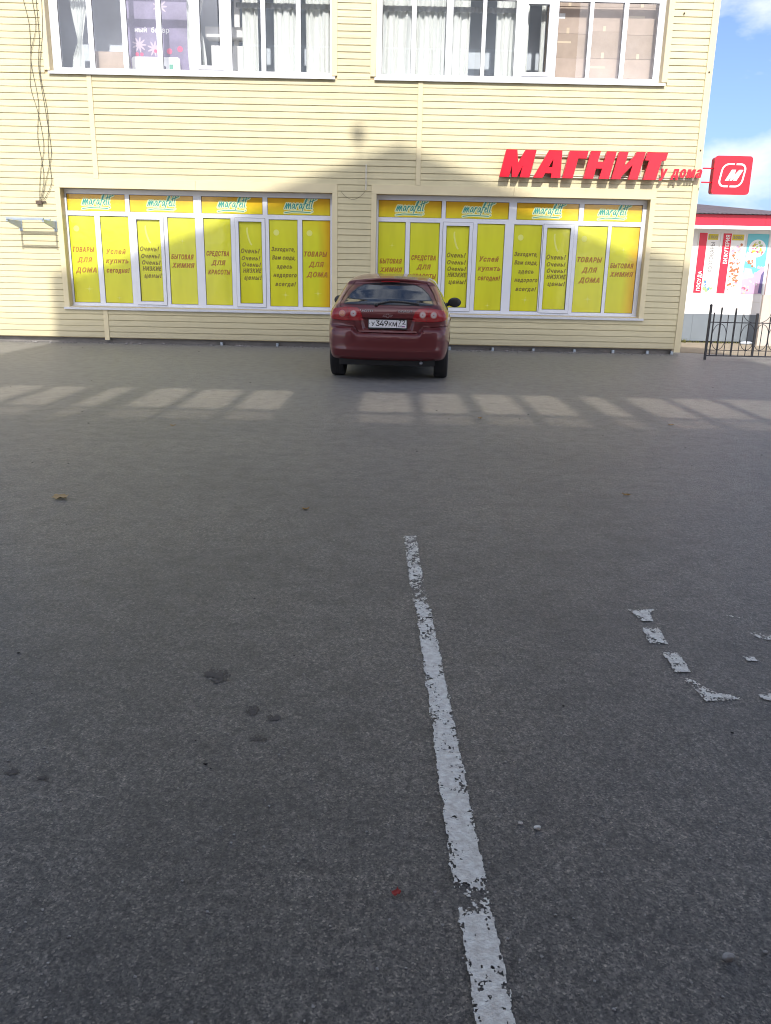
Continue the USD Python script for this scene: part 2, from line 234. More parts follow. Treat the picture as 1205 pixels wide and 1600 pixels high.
# ------------------------------------------------------------------ ground
gv = np.array([(-400, -400, 0), (400, -400, 0), (400, 400, 0), (-400, 400, 0)], float)
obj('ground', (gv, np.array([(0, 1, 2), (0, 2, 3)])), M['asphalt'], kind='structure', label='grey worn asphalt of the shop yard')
pv = Polygon([(5.75, 17.15), (7.6, 16.55), (14, 16.2), (14, 60), (5.75, 60)])
obj('pavement', ext_xy(pv, -0.02, 0.012), M['paving'], kind='structure', label='pale sandy paving beyond the fence in front of the kiosk')

# ------------------------------------------------------------------ the shop building
W, WI, CX = 16.6, 16.78, 5.72            # siding face, window frame face, right corner
XL, ZT = -9.6, 7.7
PITCHZ, ZREF = 0.1114, 5.901
lowO = [(-6.23, -1.12), (-0.29, 4.85)]; lowZ = (0.70, 2.855)
upO = [(-6.23, -1.13), (-0.34, 4.83)]; upZ = (4.84, 6.75)
shop = thing('shop_building', 'cream siding shop building with yellow film windows below and curtained windows above', 'building', (0, W, 0))
def lo(m):                                # world to shop coordinates
    m.apply_translation([0, -W, 0]); return m
face = sbox(XL, 0.10, CX - 0.02, ZT)
for (a, b) in lowO: face = face.difference(sbox(a, lowZ[0], b, lowZ[1]))
for (a, b) in upO: face = face.difference(sbox(a, upZ[0], b, upZ[1]))
obj('wall', lo(ext_xz(face, W + 0.012, W + 0.30)), M['reveal'], shop)
obj('side_wall', lo(bx(CX - 0.30, CX - 0.02, W + 0.30, 26.8, 0.1, ZT)), siding_m[0], shop)
obj('side_wall', lo(bx(XL, XL + 0.28, W + 0.30, 26.8, 0.1, ZT)), siding_m[0], shop)
obj('rear_wall', lo(bx(XL, CX - 0.02, 26.8, 27.1, 0.1, ZT)), siding_m[0], shop)
obj('plinth', lo(bx(XL + 0.05, CX - 0.12, W + 0.10, 27.0, -0.05, 0.0995)), M['concrete'], shop)
obj('roof', lo(bx(XL - 0.1, CX + 0.1, W - 0.12, 27.2, ZT + 0.001, ZT + 0.16)), M['roof'], shop)
# siding boards, lapped, course by course
CAS = 0.095
def courses():
    k = np.arange(-16, 53)
    for i in k[::-1]:
        yield ZREF - PITCHZ * i, ZREF - PITCHZ * (i - 1)
def segments(z):
    cut = []
    if lowZ[0] - 0.055 < z < lowZ[1] + 0.165: cut += [(a - CAS, b + CAS) for a, b in lowO]
    if upZ[0] - 0.07 < z < upZ[1] + 0.1: cut += [(a - CAS, b + CAS) for a, b in upO]
    if 3.0 < z < upZ[0] - 0.05: cut += [(-5.575, -5.485), (0.435, 0.525)]
    if z < lowZ[0] - 0.05: cut += [(-5.585, -5.495), (0.435, 0.525)]
    x, out = XL, []
    for a, b in sorted(cut):
        out.append((x, a)); x = b
    out.append((x, CX - 0.115)); return out
nb = 0
for z0, z1 in courses():
    if z0 < 0.02: continue
    if z0 > ZT: break
    zt = min(z1, ZT)
    for a, b in segments((z0 + z1) / 2):
        t, d1, d2 = rng.uniform(-0.0012, 0.0012), rng.normal(0, 0.0016), rng.normal(0, 0.0016)
        m = prism_x([(0.012, z0 + 0.004), (-0.0085 + t, z0 + 0.004), (-0.0105 + t, z0 + 0.010), (-0.003, zt - 0.006), (0.010, zt + 0.001)], a + 0.002, b - 0.002)
        n = len(m.vertices) // 2; m.vertices[:n, 2] += d1; m.vertices[n:, 2] += d2
        obj('siding_board', m, siding_m[nb % 3], shop); nb += 1
# trims and casings (proud of the boards)
def strip(x0, x1, z0, z1, name, proud=0.022): return obj(name, bx(x0, x1, -proud, 0.0118, z0, z1), M['siding_trim'], shop)
for x0, x1, z0, z1 in ((-5.574, -5.486, 3.021, 4.779), (0.436, 0.524, 3.021, 4.779), (-5.584, -5.496, 0.06, 0.64), (0.436, 0.524, 0.06, 0.64)): strip(x0, x1, z0, z1, 'siding_joint')
for a, b in lowO:
    strip(a - CAS, a, 0.645, 2.855, 'window_casing'); strip(b, b + CAS, 0.645, 2.855, 'window_casing')
    mid = (a + b) / 2
    strip(a - CAS, mid - 0.002, 2.8565, 3.018, 'window_casing'); strip(mid + 0.002, b + CAS, 2.8565, 3.018, 'window_casing')
for a, b in upO:
    strip(a - CAS, a, 4.842, 6.75, 'window_casing'); strip(b, b + CAS, 4.842, 6.75, 'window_casing'); strip(a - CAS, b + CAS, 6.7515, 6.85, 'window_casing')
cm = trimesh.util.concatenate([bx(CX - 0.115, CX + 0.004, -0.026, -0.001, 0.045, ZT), bx(CX - 0.018, CX + 0.004, -0.0009, 0.12, 0.045, ZT)])
obj('corner_trim', cm, M['siding_trim'], shop)
for x in (-3.3, -2.2, -0.9, 1.2, 2.05, 2.85, 3.66, 4.42, 5.1, 5.58):
    obj('profile_stub', bx(x - 0.022, x + 0.022, -0.006, 0.05, 0.0, 0.062), M['galv'], shop)
for i, (z, x) in enumerate(((5.02, 5.66), (3.72, 5.67), (5.95, 5.1))): obj('wall_anchor', trimesh.creation.icosphere(1, 0.016).apply_translation([x, -0.03, z]), M['rust'], shop)

PL = [(-6.195, -5.685), (-5.586, -5.04), (-4.885, -4.432), (-4.295, -3.762), (-3.607, -3.08), (-2.931, -2.485), (-2.349, -1.797), (-1.711, -1.172)]
PR = [(-0.25, 0.276), (0.359, 0.931), (1.055, 1.5), (1.648, 2.179), (2.35, 2.895), (2.982, 3.439), (3.574, 4.154), (4.216, 4.771)]
TL = [(-6.195, -5.08), (-5.0, -3.78), (-3.63, -2.46), (-2.37, -1.172)]; TR = [(-0.25, 0.955), (1.03, 2.235), (2.38, 3.57), (3.66, 4.775)]
TXT = dict(goods=['ТОВАРЫ', 'ДЛЯ', 'ДОМА'], buy=['Успей', 'купить', 'сегодня!'], low=['Очень!', 'Очень!', 'Очень!', 'НИЗКИЕ', 'цены!'], chem=['БЫТОВАЯ', 'ХИМИЯ'], beauty=['СРЕДСТВА', 'ДЛЯ', 'КРАСОТЫ'], come=['Заходите,', 'Вам сюда,', 'здесь', 'недорого', 'всегда!'])
WORD = dict(goods=(0.100, [1.76, 1.57, 1.38], 'ink_red', 'ink_orange'), buy=(0.098, [1.735, 1.565, 1.385], 'ink_red', 'ink_khaki'), low=(0.088, [1.795, 1.665, 1.545, 1.43, 1.30], 'ink_olive', 'ink_khaki'), chem=(0.095, [1.66, 1.50], 'ink_red', 'ink_orange'),
            beauty=(0.094, [1.735, 1.565, 1.39], 'ink_red', 'ink_khaki'), come=(0.082, [1.84, 1.685, 1.52, 1.36, 1.19], 'ink_olive', 'ink_khaki'))
ORD = [['goods', 'buy', 'low', 'chem', 'beauty', 'low', 'come', 'goods'], ['chem', 'beauty', 'low', 'buy', 'come', 'low', 'goods', 'chem']]
def quad(x0, x1, z0, z1, y):
    return (np.array([(x0, y, z0), (x1, y, z0), (x1, y, z1), (x0, y, z1)], float), np.array([(0, 1, 2), (0, 2, 3)])), np.array([(0, 0), (1, 0), (1, 1), (0, 1)], float)
def script_logo():
    S = [[(0, 0), (.10, .55), (.2, .95), (.24, .5), (.26, .02)], [(.27, .1), (.4, .75), (.5, .95), (.54, .5), (.56, .02)], [(.57, .1), (.7, .75), (.8, .92), (.86, .5), (.88, .1), (.98, .05)],
         [(1.5, .8), (1.3, .9), (1.12, .5), (1.18, .08), (1.38, .2), (1.5, .8), (1.52, .2), (1.62, .04)], [(1.72, .02), (1.84, .9), (1.86, .6), (2.02, .9), (2.16, .82)],
         [(2.68, .8), (2.48, .9), (2.3, .5), (2.36, .08), (2.56, .2), (2.68, .8), (2.70, .2), (2.82, .06)], [(2.84, -.35), (2.98, .3), (3.16, 1.5), (3.36, 2.0), (3.38, 1.6), (3.12, .9)], [(2.9, .85), (3.35, .98)],
         [(3.36, .42), (3.62, .6), (3.66, .88), (3.5, .9), (3.4, .45), (3.52, .08), (3.74, .18)], [(3.98, 1.9), (3.86, .7), (3.86, .15), (4.0, .1)], [(4.40, 2.15), (4.22, .8), (4.2, .15), (4.36, .12)], [(3.72, 1.25), (4.2, 1.42), (4.82, 1.75)], [(0.1, -.72), (1.2, -.50), (2.6, -.52), (4.2, -.62)], [(4.42, -.45), (4.46, -.42)]]
    g = unary_union([LineString(s).buffer(0.07, quad_segs=3) for s in S]).simplify(0.012)
    return affinity.skew(g, xs=8, origin=(0, 0))
LOGO = script_logo()
def ring(x0, x1, z0, z1, w): return sbox(x0 - w, z0 - w, x1 + w, z1 + w).difference(sbox(x0, z0, x1, z1))
wy = WI - W
def star(cx, cz, r):
    pts = []
    for k in range(16):
        a = k * math.pi / 8; q = r if k % 4 == 0 else (r * 0.45 if k % 2 == 0 else r * 0.13); pts.append((cx + q * math.cos(a), cz + q * math.sin(a)))
    return Polygon(pts)
for wi, (O, P, T) in enumerate(((lowO[0], PL, TL), (lowO[1], PR, TR))):
    a, b = O
    g = sbox(a + 0.002, lowZ[0] + 0.002, b - 0.002, lowZ[1] - 0.002)
    for k, (x0, x1) in enumerate(P):
        g = g.difference(sbox(x0, 0.761 + (0.045 if k in (2, 5) else 0), x1, 2.378 - (0.05 if k in (2, 5) else 0)))
    for x0, x1 in T: g = g.difference(sbox(x0, 2.459, x1, 2.769))
    win = obj('shop_window', ext_xz(g, wy, wy + 0.07), M['pvc'], shop, label=('left' if wi == 0 else 'right') + ' ground floor window covered with printed yellow film')
    sash = [ring(P[k][0], P[k][1], 0.806, 2.328, 0.062) for k in (2, 5)]
    for s in sash: obj('sash_frame', ext_xz(s, wy - 0.022, wy - 0.0005), M['pvc'], win); obj('sash_gap', ext_xz(s.buffer(0.006, join_style=2).difference(s.buffer(0.0005, join_style=2)), wy - 0.003, wy - 0.0004), M['gasket'], win)
    gas = []
    for k, (x0, x1) in enumerate(P):
        sz = (0.806, 2.328) if k in (2, 5) else (0.761, 2.378)
        kind = ORD[wi][k]
        m, uv = quad(x0 + 0.001, x1 - 0.001, sz[0] + 0.001, sz[1] - 0.001, wy + 0.022)
        obj('film_pane', m, M['film_orange_edge'] if (wi, k) in ((0, 7), (1, 7), (0, 0)) and k != 0 else M['film'], win, uv=uv)
        gas.append(ring(x0 + 0.007, x1 - 0.007, sz[0] + 0.007, sz[1] - 0.007, 0.007))
        h, zs, ink, fill = WORD[kind]; o, f = [], []
        for j, (t, z) in enumerate(zip(TXT[kind], zs)):
            hh = h * (0.92 if kind == 'low' and j in (1, 2) else 1.0)
            tp = centred(text_poly('\u200a'.join(t), hh * 0.94, 'Bold', 0.27, 0.88), (x0 + x1) / 2 + 0.01 * (j - 1), z - h / 2, (x1 - x0) * 0.82)
            o.append(tp.buffer(0.0015)); f.append(tp.buffer(-0.0065))
        fl_u = unary_union(f)
        obj('lettering', ext_xz(unary_union(o).difference(fl_u), wy + 0.0192, wy + 0.0208), M[ink], win, kind='stuff')
        obj('lettering_fill', ext_xz(fl_u, wy + 0.0195, wy + 0.0207), M[fill], win, kind='stuff')
        deco = []
        if kind in ('come', 'goods'): deco.append(star(x0 + 0.30, 1.02 if kind == 'goods' else 0.98, 0.085)); deco.append(Point(x0 + 0.14, 2.14).buffer(0.055, quad_segs=5))
        if kind == 'low': deco.append(affinity.rotate(affinity.scale(Point(x0 + 0.2, 2.06).buffer(0.05, quad_segs=5), 0.8, 3.4), 14).difference(affinity.rotate(affinity.scale(Point(x0 + 0.22, 2.07).buffer(0.05, quad_segs=5), 0.6, 3.2), 14)))
        if kind in ('chem', 'buy'): deco.append(star(x0 + 0.27, 1.95 if kind == 'chem' else 0.86, 0.06))
        if deco: obj('film_sparkle', ext_xz(unary_union(deco), wy + 0.0198, wy + 0.0208), M['orb'], win)
    for k, (x0, x1) in enumerate(T):
        m, uv = quad(x0 + 0.001, x1 - 0.001, 2.46, 2.768, wy + 0.022); uv[:, 0] = 0
        obj('transom_pane', m, M['film_top'], win, uv=uv)
        gas.append(ring(x0 + 0.007, x1 - 0.007, 2.466, 2.762, 0.007))
        s = 0.110; lg = affinity.translate(affinity.scale(LOGO, s * 1.08, s * 0.92, origin=(0, 0)), (x0 + x1) / 2 - 0.27, 2.575)
        obj('logo_halo', ext_xz(lg.buffer(0.02, quad_segs=3), wy + 0.0198, wy + 0.0208), M['halo'], win)
        obj('logo_script', ext_xz(lg, wy + 0.0185, wy + 0.0195), M['teal'], win)
    obj('gasket', ext_xz(unary_union(gas), wy + 0.012, wy + 0.0215), M['gasket'], win)
    obj('sill', prism_x([(wy - 0.001, 0.712), (-0.055, 0.676), (-0.055, 0.640), (-0.050, 0.640), (-0.050, 0.668), (wy - 0.001, 0.7035)], a - 0.10, b + 0.09), M['sill'], win)
    obj('window_backing', bx(a + 0.003, b - 0.003, wy + 0.0705, wy + 0.075, 0.703, 2.852), M['dark'], win)
UL = [(-6.076, -5.554), (-5.461, -4.939), (-4.847, -4.313), (-4.221, -3.711), (-3.525, -3.166), (-2.958, -2.425), (-2.344, -1.789), (-1.708, -1.175)]
UR = [(-0.239, 0.293), (0.374, 0.916), (1.032, 1.563), (1.632, 2.163), (2.371, 2.752), (2.925, 3.478), (3.547, 4.089), (4.17, 4.711)]
for wi, (O, P) in enumerate(((upO[0], UL), (upO[1], UR))):
    a, b = O
    g = sbox(a + 0.002, upZ[0] + 0.002, b - 0.002, upZ[1] - 0.002)
    zz = lambda k: (5.0, 6.10) if k == 4 else (4.925, 6.155)
    for k, (x0, x1) in enumerate(P): g = g.difference(sbox(x0, zz(k)[0], x1, zz(k)[1]))
    for k in range(0, 8, 2): g = g.difference(sbox(P[k][0], 6.24, P[k + 1][1], 6.67))
    win = obj('upper_window', ext_xz(g, wy, wy + 0.07), M['pvc'], shop, label=('left' if wi == 0 else 'right') + ' upper floor window with white frames')
    s = ring(P[4][0], P[4][1], 5.0, 6.10, 0.06); obj('sash_frame', ext_xz(s, wy - 0.022, wy - 0.0005), M['pvc'], win)
    gas = []
    for k, (x0, x1) in enumerate(P):
        m, uv = quad(x0, x1, *zz(k), wy + 0.03); obj('pane', m, M['glass'], win); gas.append(ring(x0 + 0.006, x1 - 0.006, zz(k)[0] + 0.006, zz(k)[1] - 0.006, 0.006))
    for k in range(0, 8, 2): m, uv = quad(P[k][0], P[k + 1][1], 6.24, 6.67, wy + 0.03); obj('pane', m, M['glass'], win)
    obj('gasket', ext_xz(unary_union(gas), wy + 0.018, wy + 0.0285), M['gasket'], win)
    obj('sill', prism_x([(wy - 0.001, 4.852), (-0.06, 4.82), (-0.06, 4.775), (-0.054, 4.775), (-0.054, 4.812), (wy - 0.001, 4.8435)], a - 0.02, b + 0.06), M['sill'], win)
    obj('inner_sill', bx(a + 0.01, b - 0.01, wy + 0.0712, 0.85, 4.80, 4.878), M['white'], win)
rx0, rx1 = XL + 0.3, CX - 0.32
obj('room_floor', bx(rx0, rx1, 0.302, 1.4, 4.45, 4.6), M['room_floor'], shop)
obj('room_ceiling', bx(rx0, rx1, 0.302, 1.4, 7.0, 7.1), M['room'], shop)
obj('room_partition', bx(rx0, rx1, 1.4, 1.5, 4.45, 7.1), M['room'], shop)
obj('room_divider', bx(-0.85, -0.65, 0.302, 1.399, 4.601, 6.999), M['room'], shop)

# ------------------------------------------------------------------ curtains, boxes and banner behind the upper glass
def curtain(x0, x1, label, z0=4.89, z1=6.62, y=17.03, shape=None, group=None, seed=0, mat='curtain', amp=0.034, folds=15.0):
    nx, nz = max(12, int((x1 - x0) / 0.016)), 26
    u = np.linspace(0, 1, nx); z = np.linspace(z0, z1, nz); U, Z = np.meshgrid(u, z)
    ph = meshkit.noise(np.stack([U * 7 + seed, Z * 0.4, 0 * U + seed], -1), seed) * 9
    if shape is None: X = x0 + (x1 - x0) * U
    else:
        c, w = np.interp(Z, shape[0], shape[1]), np.interp(Z, shape[0], shape[2]); X = c + (U - 0.5) * 2 * w
    Y = y + amp * np.sin(U * (x1 - x0) * 2 * np.pi * folds * 0.55 + ph) + 0.010 * np.sin(U * (x1 - x0) * 2 * np.pi * folds * 1.4 + 2 * ph)
    v = np.stack([X, Y, Z], -1).reshape(-1, 3); q = []
    for j in range(nz - 1):
        for i in range(nx - 1):
            k = j * nx + i; q.append((k, k + 1, k + nx + 1, k + nx))
    return obj('curtain', (v, np.array(q)), M[mat], smooth=True, label=label, cat='curtain', group=group)
hg = ([4.89, 5.15, 5.41, 5.7, 6.1, 6.62], [-5.86, -5.84, -5.79, -5.78, -5.76, -5.76], [0.115, 0.10, 0.032, 0.09, 0.17, 0.24])
curtain(-6.0, -5.5, 'white curtain tied at its middle behind the first pane of the left upper window', shape=hg, seed=1, folds=22)
hg2 = ([4.89, 5.2, 5.5, 5.7, 6.0, 6.62], [-3.62, -3.64, -3.66, -3.70, -3.66, -3.6], [0.17, 0.17, 0.15, 0.10, 0.14, 0.2])
curtain(-3.95, -3.45, 'white curtain gathered beside the violet banner in the left upper window', shape=hg2, seed=2, folds=22)
for x0, x1, lab in ((-2.80, -2.52, 'narrow white curtain right of the white cabinet in the left upper window'), (-2.22, -1.76, 'pleated white curtain in the second pane from the right, left upper window'), (-1.64, -1.10, 'pleated white curtain in the rightmost pane of the left upper window'),
                    (-0.30, 0.33, 'pleated white curtain in the leftmost pane of the right upper window'), (0.36, 0.97, 'pleated white curtain in the second pane of the right upper window'), (0.99, 1.36, 'white curtain in the third pane of the right upper window'), (1.84, 2.22, 'white curtain in the fourth pane of the right upper window'), (2.36, 2.44, 'curtain strip at the left edge of the right upper window sash'), (2.66, 2.74, 'curtain strip at the right edge of the right upper window sash')):
    curtain(x0, x1, lab, seed=int((x0 + 9) * 10), y=17.05)
for k, (x0, x1, lab) in enumerate(((-2.9, -1.12, 'grey strip painting a shadow band across the top of the left upper window'), (-0.30, 2.22, 'grey strip painting a shadow band across the top of the right upper window'))):
    nx = 200; xs = np.linspace(x0, x1, nx); zb = 5.985 + 0.02 * np.abs(np.sin(xs * 21)); zt2 = np.full(nx, 6.085)
    ys = 16.975 + 0.01 * np.sin(xs * 60)
    v = np.vstack([np.c_[xs, ys, zb], np.c_[xs, ys, zt2]]); q = [(i, i + 1, nx + i + 1, nx + i) for i in range(nx - 1)]
    obj('shade_band', (v, np.array(q)), M['shade_cloth'], smooth=True, label=lab, cat='shade_band')  # grey strip that paints a shadow band over the curtains
panels = thing('reflection_panels', 'pale reflections built as added white cabinet standing behind the opening sash of the left upper window', 'panels', (-3.12, 17.45, 4.6))  # white panels added to imitate pale reflections in the glass
obj('reflection_block', bx(-0.32, 0.30, -0.12, 0.2, 0.0, 0.86), M['white'], panels); obj('reflection_band', bx(-0.42, 0.32, -0.14, 0.2, 1.0, 1.17), M['white'], panels); obj('reflection_post', bx(0.08, 0.16, 0.05, 0.12, 0.861, 0.999), M['white'], panels); obj('reflection_upright', bx(0.10, 0.20, 0.02, 0.1, 1.171, 2.2), M['white'], panels)
def carton(x0, x1, z0, z1, y0, label, mi, group=None):
    t = thing('cardboard_box', label, 'box', ((x0 + x1) / 2, y0, z0), group=group); w = (x1 - x0) / 2 - 0.004; h = z1 - z0 - 0.004
    obj('carton_body', bx(-w, w, 0, 0.34, 0, h), M['card' if mi % 2 else 'card2'], t)
    obj('tape', bx(-0.025, 0.025, -0.002, 0.0, 0.0, h * 0.22) if mi % 3 else bx(-w * 0.9, w * 0.2, -0.002, 0, h * 0.62, h * 0.70), M['tape'], t)
    if mi in (4, 13): obj('paper_note', bx(-w * 0.55, -w * 0.2, -0.003, 0, h * 0.55, h * 0.75), M['white'], t)
    return t
carton(-5.52, -4.96, 4.879, 5.25, 16.99, 'brown cardboard box behind the second pane of the left upper window', 1)
names_c = ['left', 'middle', 'right']; names_r = ['bottom', 'second', 'third', 'top']; i = 2
for c, (x0, x1) in enumerate(((2.80, 3.50), (3.505, 4.12), (4.125, 4.80))):
    zs = [4.879, 5.30, 5.70 + 0.05 * (c % 2), 6.14, 6.56]
    for r in range(4):
        carton(x0, x1, zs[r], zs[r + 1], 17.0 + 0.015 * rng.random(), f'brown cardboard box, {names_r[r]} of the {names_c[c]} stack in the right upper window', i); i += 1
ban = thing('banner', 'violet printed banner with white words standing behind the left upper window', 'banner', (-4.5, 17.3, 4.879))
obj('banner_sheet', bx(-0.56, 0.72, 0, 0.012, 0.0, 1.6), M['purple'], ban)
obj('banner_lettering', ext_xz(centred(text_poly('ный  базар', 0.088, 'SemiBold'), -0.03, 0.77, 0.96), -0.003, -0.0002), M['sign_white'], ban)
fl = unary_union([affinity.translate(affinity.rotate(affinity.scale(Point(0, 0).buffer(0.075, quad_segs=4), 1, 0.22), a, origin=(0, 0)), cx + 0.06 * math.cos(math.radians(a)), cz + 0.06 * math.sin(math.radians(a))) for cx, cz in ((-0.28, 0.56), (0.14, 1.2), (0.0, 0.5)) for a in range(0, 360, 40)])
obj('banner_flower', ext_xz(fl, -0.002, -0.0003), M['petal'], ban)
obj('banner_spot', ext_xz(unary_union([Point(x, z).buffer(r) for x, z, r in ((-0.33, 0.40, 0.035), (-0.24, 0.40, 0.03), (0.02, 0.46, 0.03), (0.28, 0.46, 0.05), (0.48, 0.5, 0.05))]), -0.0032, -0.0021), M['pink'], ban)
pl = thing('white_placard', 'white placard with letters leaning in front of the violet banner', 'placard', (-4.45, 17.2, 4.879))
obj('placard_board', ext_xz(rounded(-0.46, 0.44, 0.0, 0.34, 0.05), 0, 0.015), M['white'], pl)
obj('placard_lettering', ext_xz(unary_union([affinity.translate(text_poly('ПО', 0.13, 'Black'), -0.35, 0.0), Point(0.14, 0.16).buffer(0.035)]), -0.003, -0.0002), M['inkgrey'], pl)
obj('placard_print', ext_xz(unary_union([sbox(0.22, 0.02, 0.42, 0.09), sbox(0.24, 0.14, 0.31, 0.22)]), -0.003, -0.0002), M['leafgreen'], pl)

# ------------------------------------------------------------------ signs
sg = thing('shop_sign', 'large red box letters spelling a shop name above the right window', 'sign', (0, W, 0))
SH = 0.22; Z0, Z1 = 3.185, 3.645; H = Z1 - Z0
def lett(kind, w):
    b = 0.40 * H                                   # stem width
    if kind == 'М': return Polygon([(0, 0), (0, H), (0.36 * w, H), (0.5 * w, 0.50 * H), (0.64 * w, H), (w, H), (w, 0), (0.69 * w, 0), (0.69 * w, 0.50 * H), (0.58 * w, 0.0), (0.42 * w, 0.0), (0.31 * w, 0.50 * H), (0.31 * w, 0)])
    if kind == 'А': return Polygon([(0, 0), (0.32 * w, H), (0.80 * w, H), (w, 0), (0.66 * w, 0), (0.64 * w, 0.17 * H), (0.39 * w, 0.17 * H), (0.34 * w, 0)], [[(0.45 * w, 0.38 * H), (0.61 * w, 0.38 * H), (0.565 * w, 0.72 * H)]])
    if kind == 'Г': return Polygon([(0, 0), (0, H), (w, H), (w, 0.74 * H), (b, 0.74 * H), (b, 0)])
    if kind == 'Н': return sbox(0, 0, 0.37 * w, H).union(sbox(0.63 * w, 0, w, H)).union(sbox(0.3 * w, 0.38 * H, 0.7 * w, 0.62 * H))
    if kind == 'И': return sbox(0, 0, 0.34 * w, H).union(sbox(0.66 * w, 0, w, H)).union(Polygon([(0.28 * w, 0.02 * H), (0.28 * w, 0.36 * H), (0.72 * w, 0.98 * H), (0.72 * w, 0.64 * H)]))
    if kind == 'Т': return sbox(0, 0.72 * H, w, H).union(sbox(0.20 * w, 0, 0.80 * w, H))
yF = -0.19
for ch, x0, x1 in (('М', 1.975, 2.52), ('А', 2.60, 3.09), ('Г', 3.135, 3.47), ('Н', 3.525, 3.985), ('И', 4.04, 4.515), ('Т', 4.555, 4.925)):
    g = affinity.translate(affinity.skew(lett(ch, x1 - x0), xs=math.degrees(math.atan(SH)), origin=(0, 0)), x0, Z0)
    body = obj('letter', ext_xz(g, yF + 0.004, yF + 0.12), M['sign_side'], sg)
    obj('letter_face', ext_xz(g.buffer(0.004, join_style=2), yF, yF + 0.0038), M['sign_red'], body)
wd = text_poly('у д о м а'.replace(' д о м а', '  д\u200aо\u200aм\u200aа'), 0.190, 'ExtraBold', 0.25, 1.0); wd = affinity.scale(wd, 0.775 / (wd.bounds[2] - wd.bounds[0]), 1.0, origin=(0, 0))
wd = affinity.rotate(affinity.translate(wd, 4.925 - wd.bounds[0], 3.235), 0)
body = obj('small_word', ext_xz(wd, yF + 0.034, yF + 0.075), M['sign_side'], sg); obj('small_word_face', ext_xz(wd.buffer(0.003), yF + 0.03, yF + 0.0338), M['sign_red'], body)
for z, xa, xb in ((3.60, 2.1, 5.0), (3.56, 2.1, 5.0), (3.235, 2.0, 5.66), (3.20, 2.0, 5.66)): obj('mounting_rail', bx(xa, xb, -0.055, -0.035, z, z + 0.018), M['conduit'], sg)
for x in (2.2, 3.0, 3.8, 4.6): obj('standoff', bx(x, x + 0.02, -0.0345, -0.016, 3.19, 3.63), M['conduit'], sg)
hs = thing('hanging_sign', 'square red light box with a white letter, on arms at the building corner', 'sign', (6.225, 16.45, 3.28))
cs = manifold3d.CrossSection([[(float(x), float(y)) for x, y in list(rounded(-0.345, 0.345, -0.33, 0.33, 0.06).exterior.coords)[:-1]]])
def slab(g, y0, y1): return ext_xz(g, y0, y1)
sq = rounded(-0.345, 0.345, -0.33, 0.33, 0.06)
obj('box_body', ext_xz(sq.buffer(-0.012), -0.062, 0.10), M['sign_side'], hs)
obj('box_face', ext_xz(sq, -0.10, -0.0625), M['sign_red'], hs)
ringg = rounded(-0.225, 0.225, -0.205, 0.205, 0.12); ringg = ringg.difference(ringg.buffer(-0.03)); ringg = affinity.skew(ringg, xs=9, origin=(0, 0))
ringg = ringg.difference(unary_union([Polygon([(0.015, 0.1), (0.05, 0.1), (0.06, 0.3), (0.03, 0.3)]), Polygon([(-0.05, -0.1), (-0.02, -0.1), (-0.03, -0.3), (-0.06, -0.3)])]))
mm = affinity.skew(lett('М', 0.21), xs=13, origin=(0, 0)); mm = affinity.scale(mm, 1, 0.19 / H, origin=(0, 0)); mm = affinity.translate(mm, -0.125, -0.095)
obj('emblem_ring', ext_xz(ringg, -0.104, -0.1003), M['sign_white'], hs); obj('emblem_letter', ext_xz(mm, -0.104, -0.1003), M['sign_white'], hs)
for z in (0.12, -0.12): obj('arm', bx(-0.52, -0.333, -0.02, 0.0, z - 0.011, z + 0.011), M['sign_red'], hs)

# ------------------------------------------------------------------ things on the wall
ac = thing('wall_bracket', 'empty grey steel bracket for an air conditioner left of the left window', 'bracket', (-6.70, W - 0.016, 2.20))
for x in (-0.33, 0.33):
    obj('bracket_arm', prism_x([(0, -0.09), (0, 0.05), (-0.58, 0.05), (-0.58, 0.012)], x - 0.018, x + 0.018), M['galv'], ac)
    obj('wall_plate', bx(x - 0.03, x + 0.03, -0.004, 0.002, -0.13, 0.07), M['galv'], ac)
for y in (-0.575, -0.27): obj('cross_bar', bx(-0.345, 0.345, y - 0.022, y + 0.022, 0.0505, 0.082), M['galv'], ac)
jb = thing('junction_box', 'small dark cable clamp on the siding above the empty wall bracket', 'junction box', (-6.63, W - 0.016, 2.585))
obj('box_body', bx(-0.055, 0.055, -0.05, 0, -0.035, 0.03), M['rust'], jb); obj('clamp_arm', bx(0.0555, 0.13, -0.03, -0.01, 0.006, 0.022), M['rust'], jb)
WR = [([(-6.62, 7.7), (-6.60, 6.1), (-6.52, 5.5), (-6.56, 4.9), (-6.60, 4.6), (-6.50, 4.1), (-6.45, 3.6), (-6.56, 3.1), (-6.62, 2.6)], 'leftmost of the thin black cables drooping down the siding'),
      ([(-6.48, 7.7), (-6.44, 6.1), (-6.40, 5.6), (-6.55, 5.0), (-6.48, 4.3), (-6.55, 3.7), (-6.50, 3.1), (-6.61, 2.62)], 'second from the left of the thin black cables drooping down the siding'),
      ([(-6.40, 7.7), (-6.36, 6.1), (-6.36, 5.4), (-6.42, 4.9), (-6.36, 4.1), (-6.32, 3.5), (-6.46, 3.0), (-6.58, 2.62)], 'third from the left of the thin black cables drooping down the siding'),
      ([(-6.30, 7.7), (-6.26, 6.1), (-6.29, 5.5), (-6.40, 4.8), (-6.33, 4.1), (-6.38, 3.4), (-6.36, 3.0), (-6.55, 2.62)], 'rightmost of the thin black cables drooping down the siding')]
for pts, lab in WR:
    p = np.array(pts)[::-1]; zz_ = np.linspace(p[0, 1], p[-1, 1], 60); xx = PchipInterpolator(p[:, 1], p[:, 0])(zz_)
    obj('wall_cable', tube(np.c_[xx, np.full(60, W - 0.032), zz_], 0.0045, 5), M['cable'], smooth=True, label=lab, cat='cable')
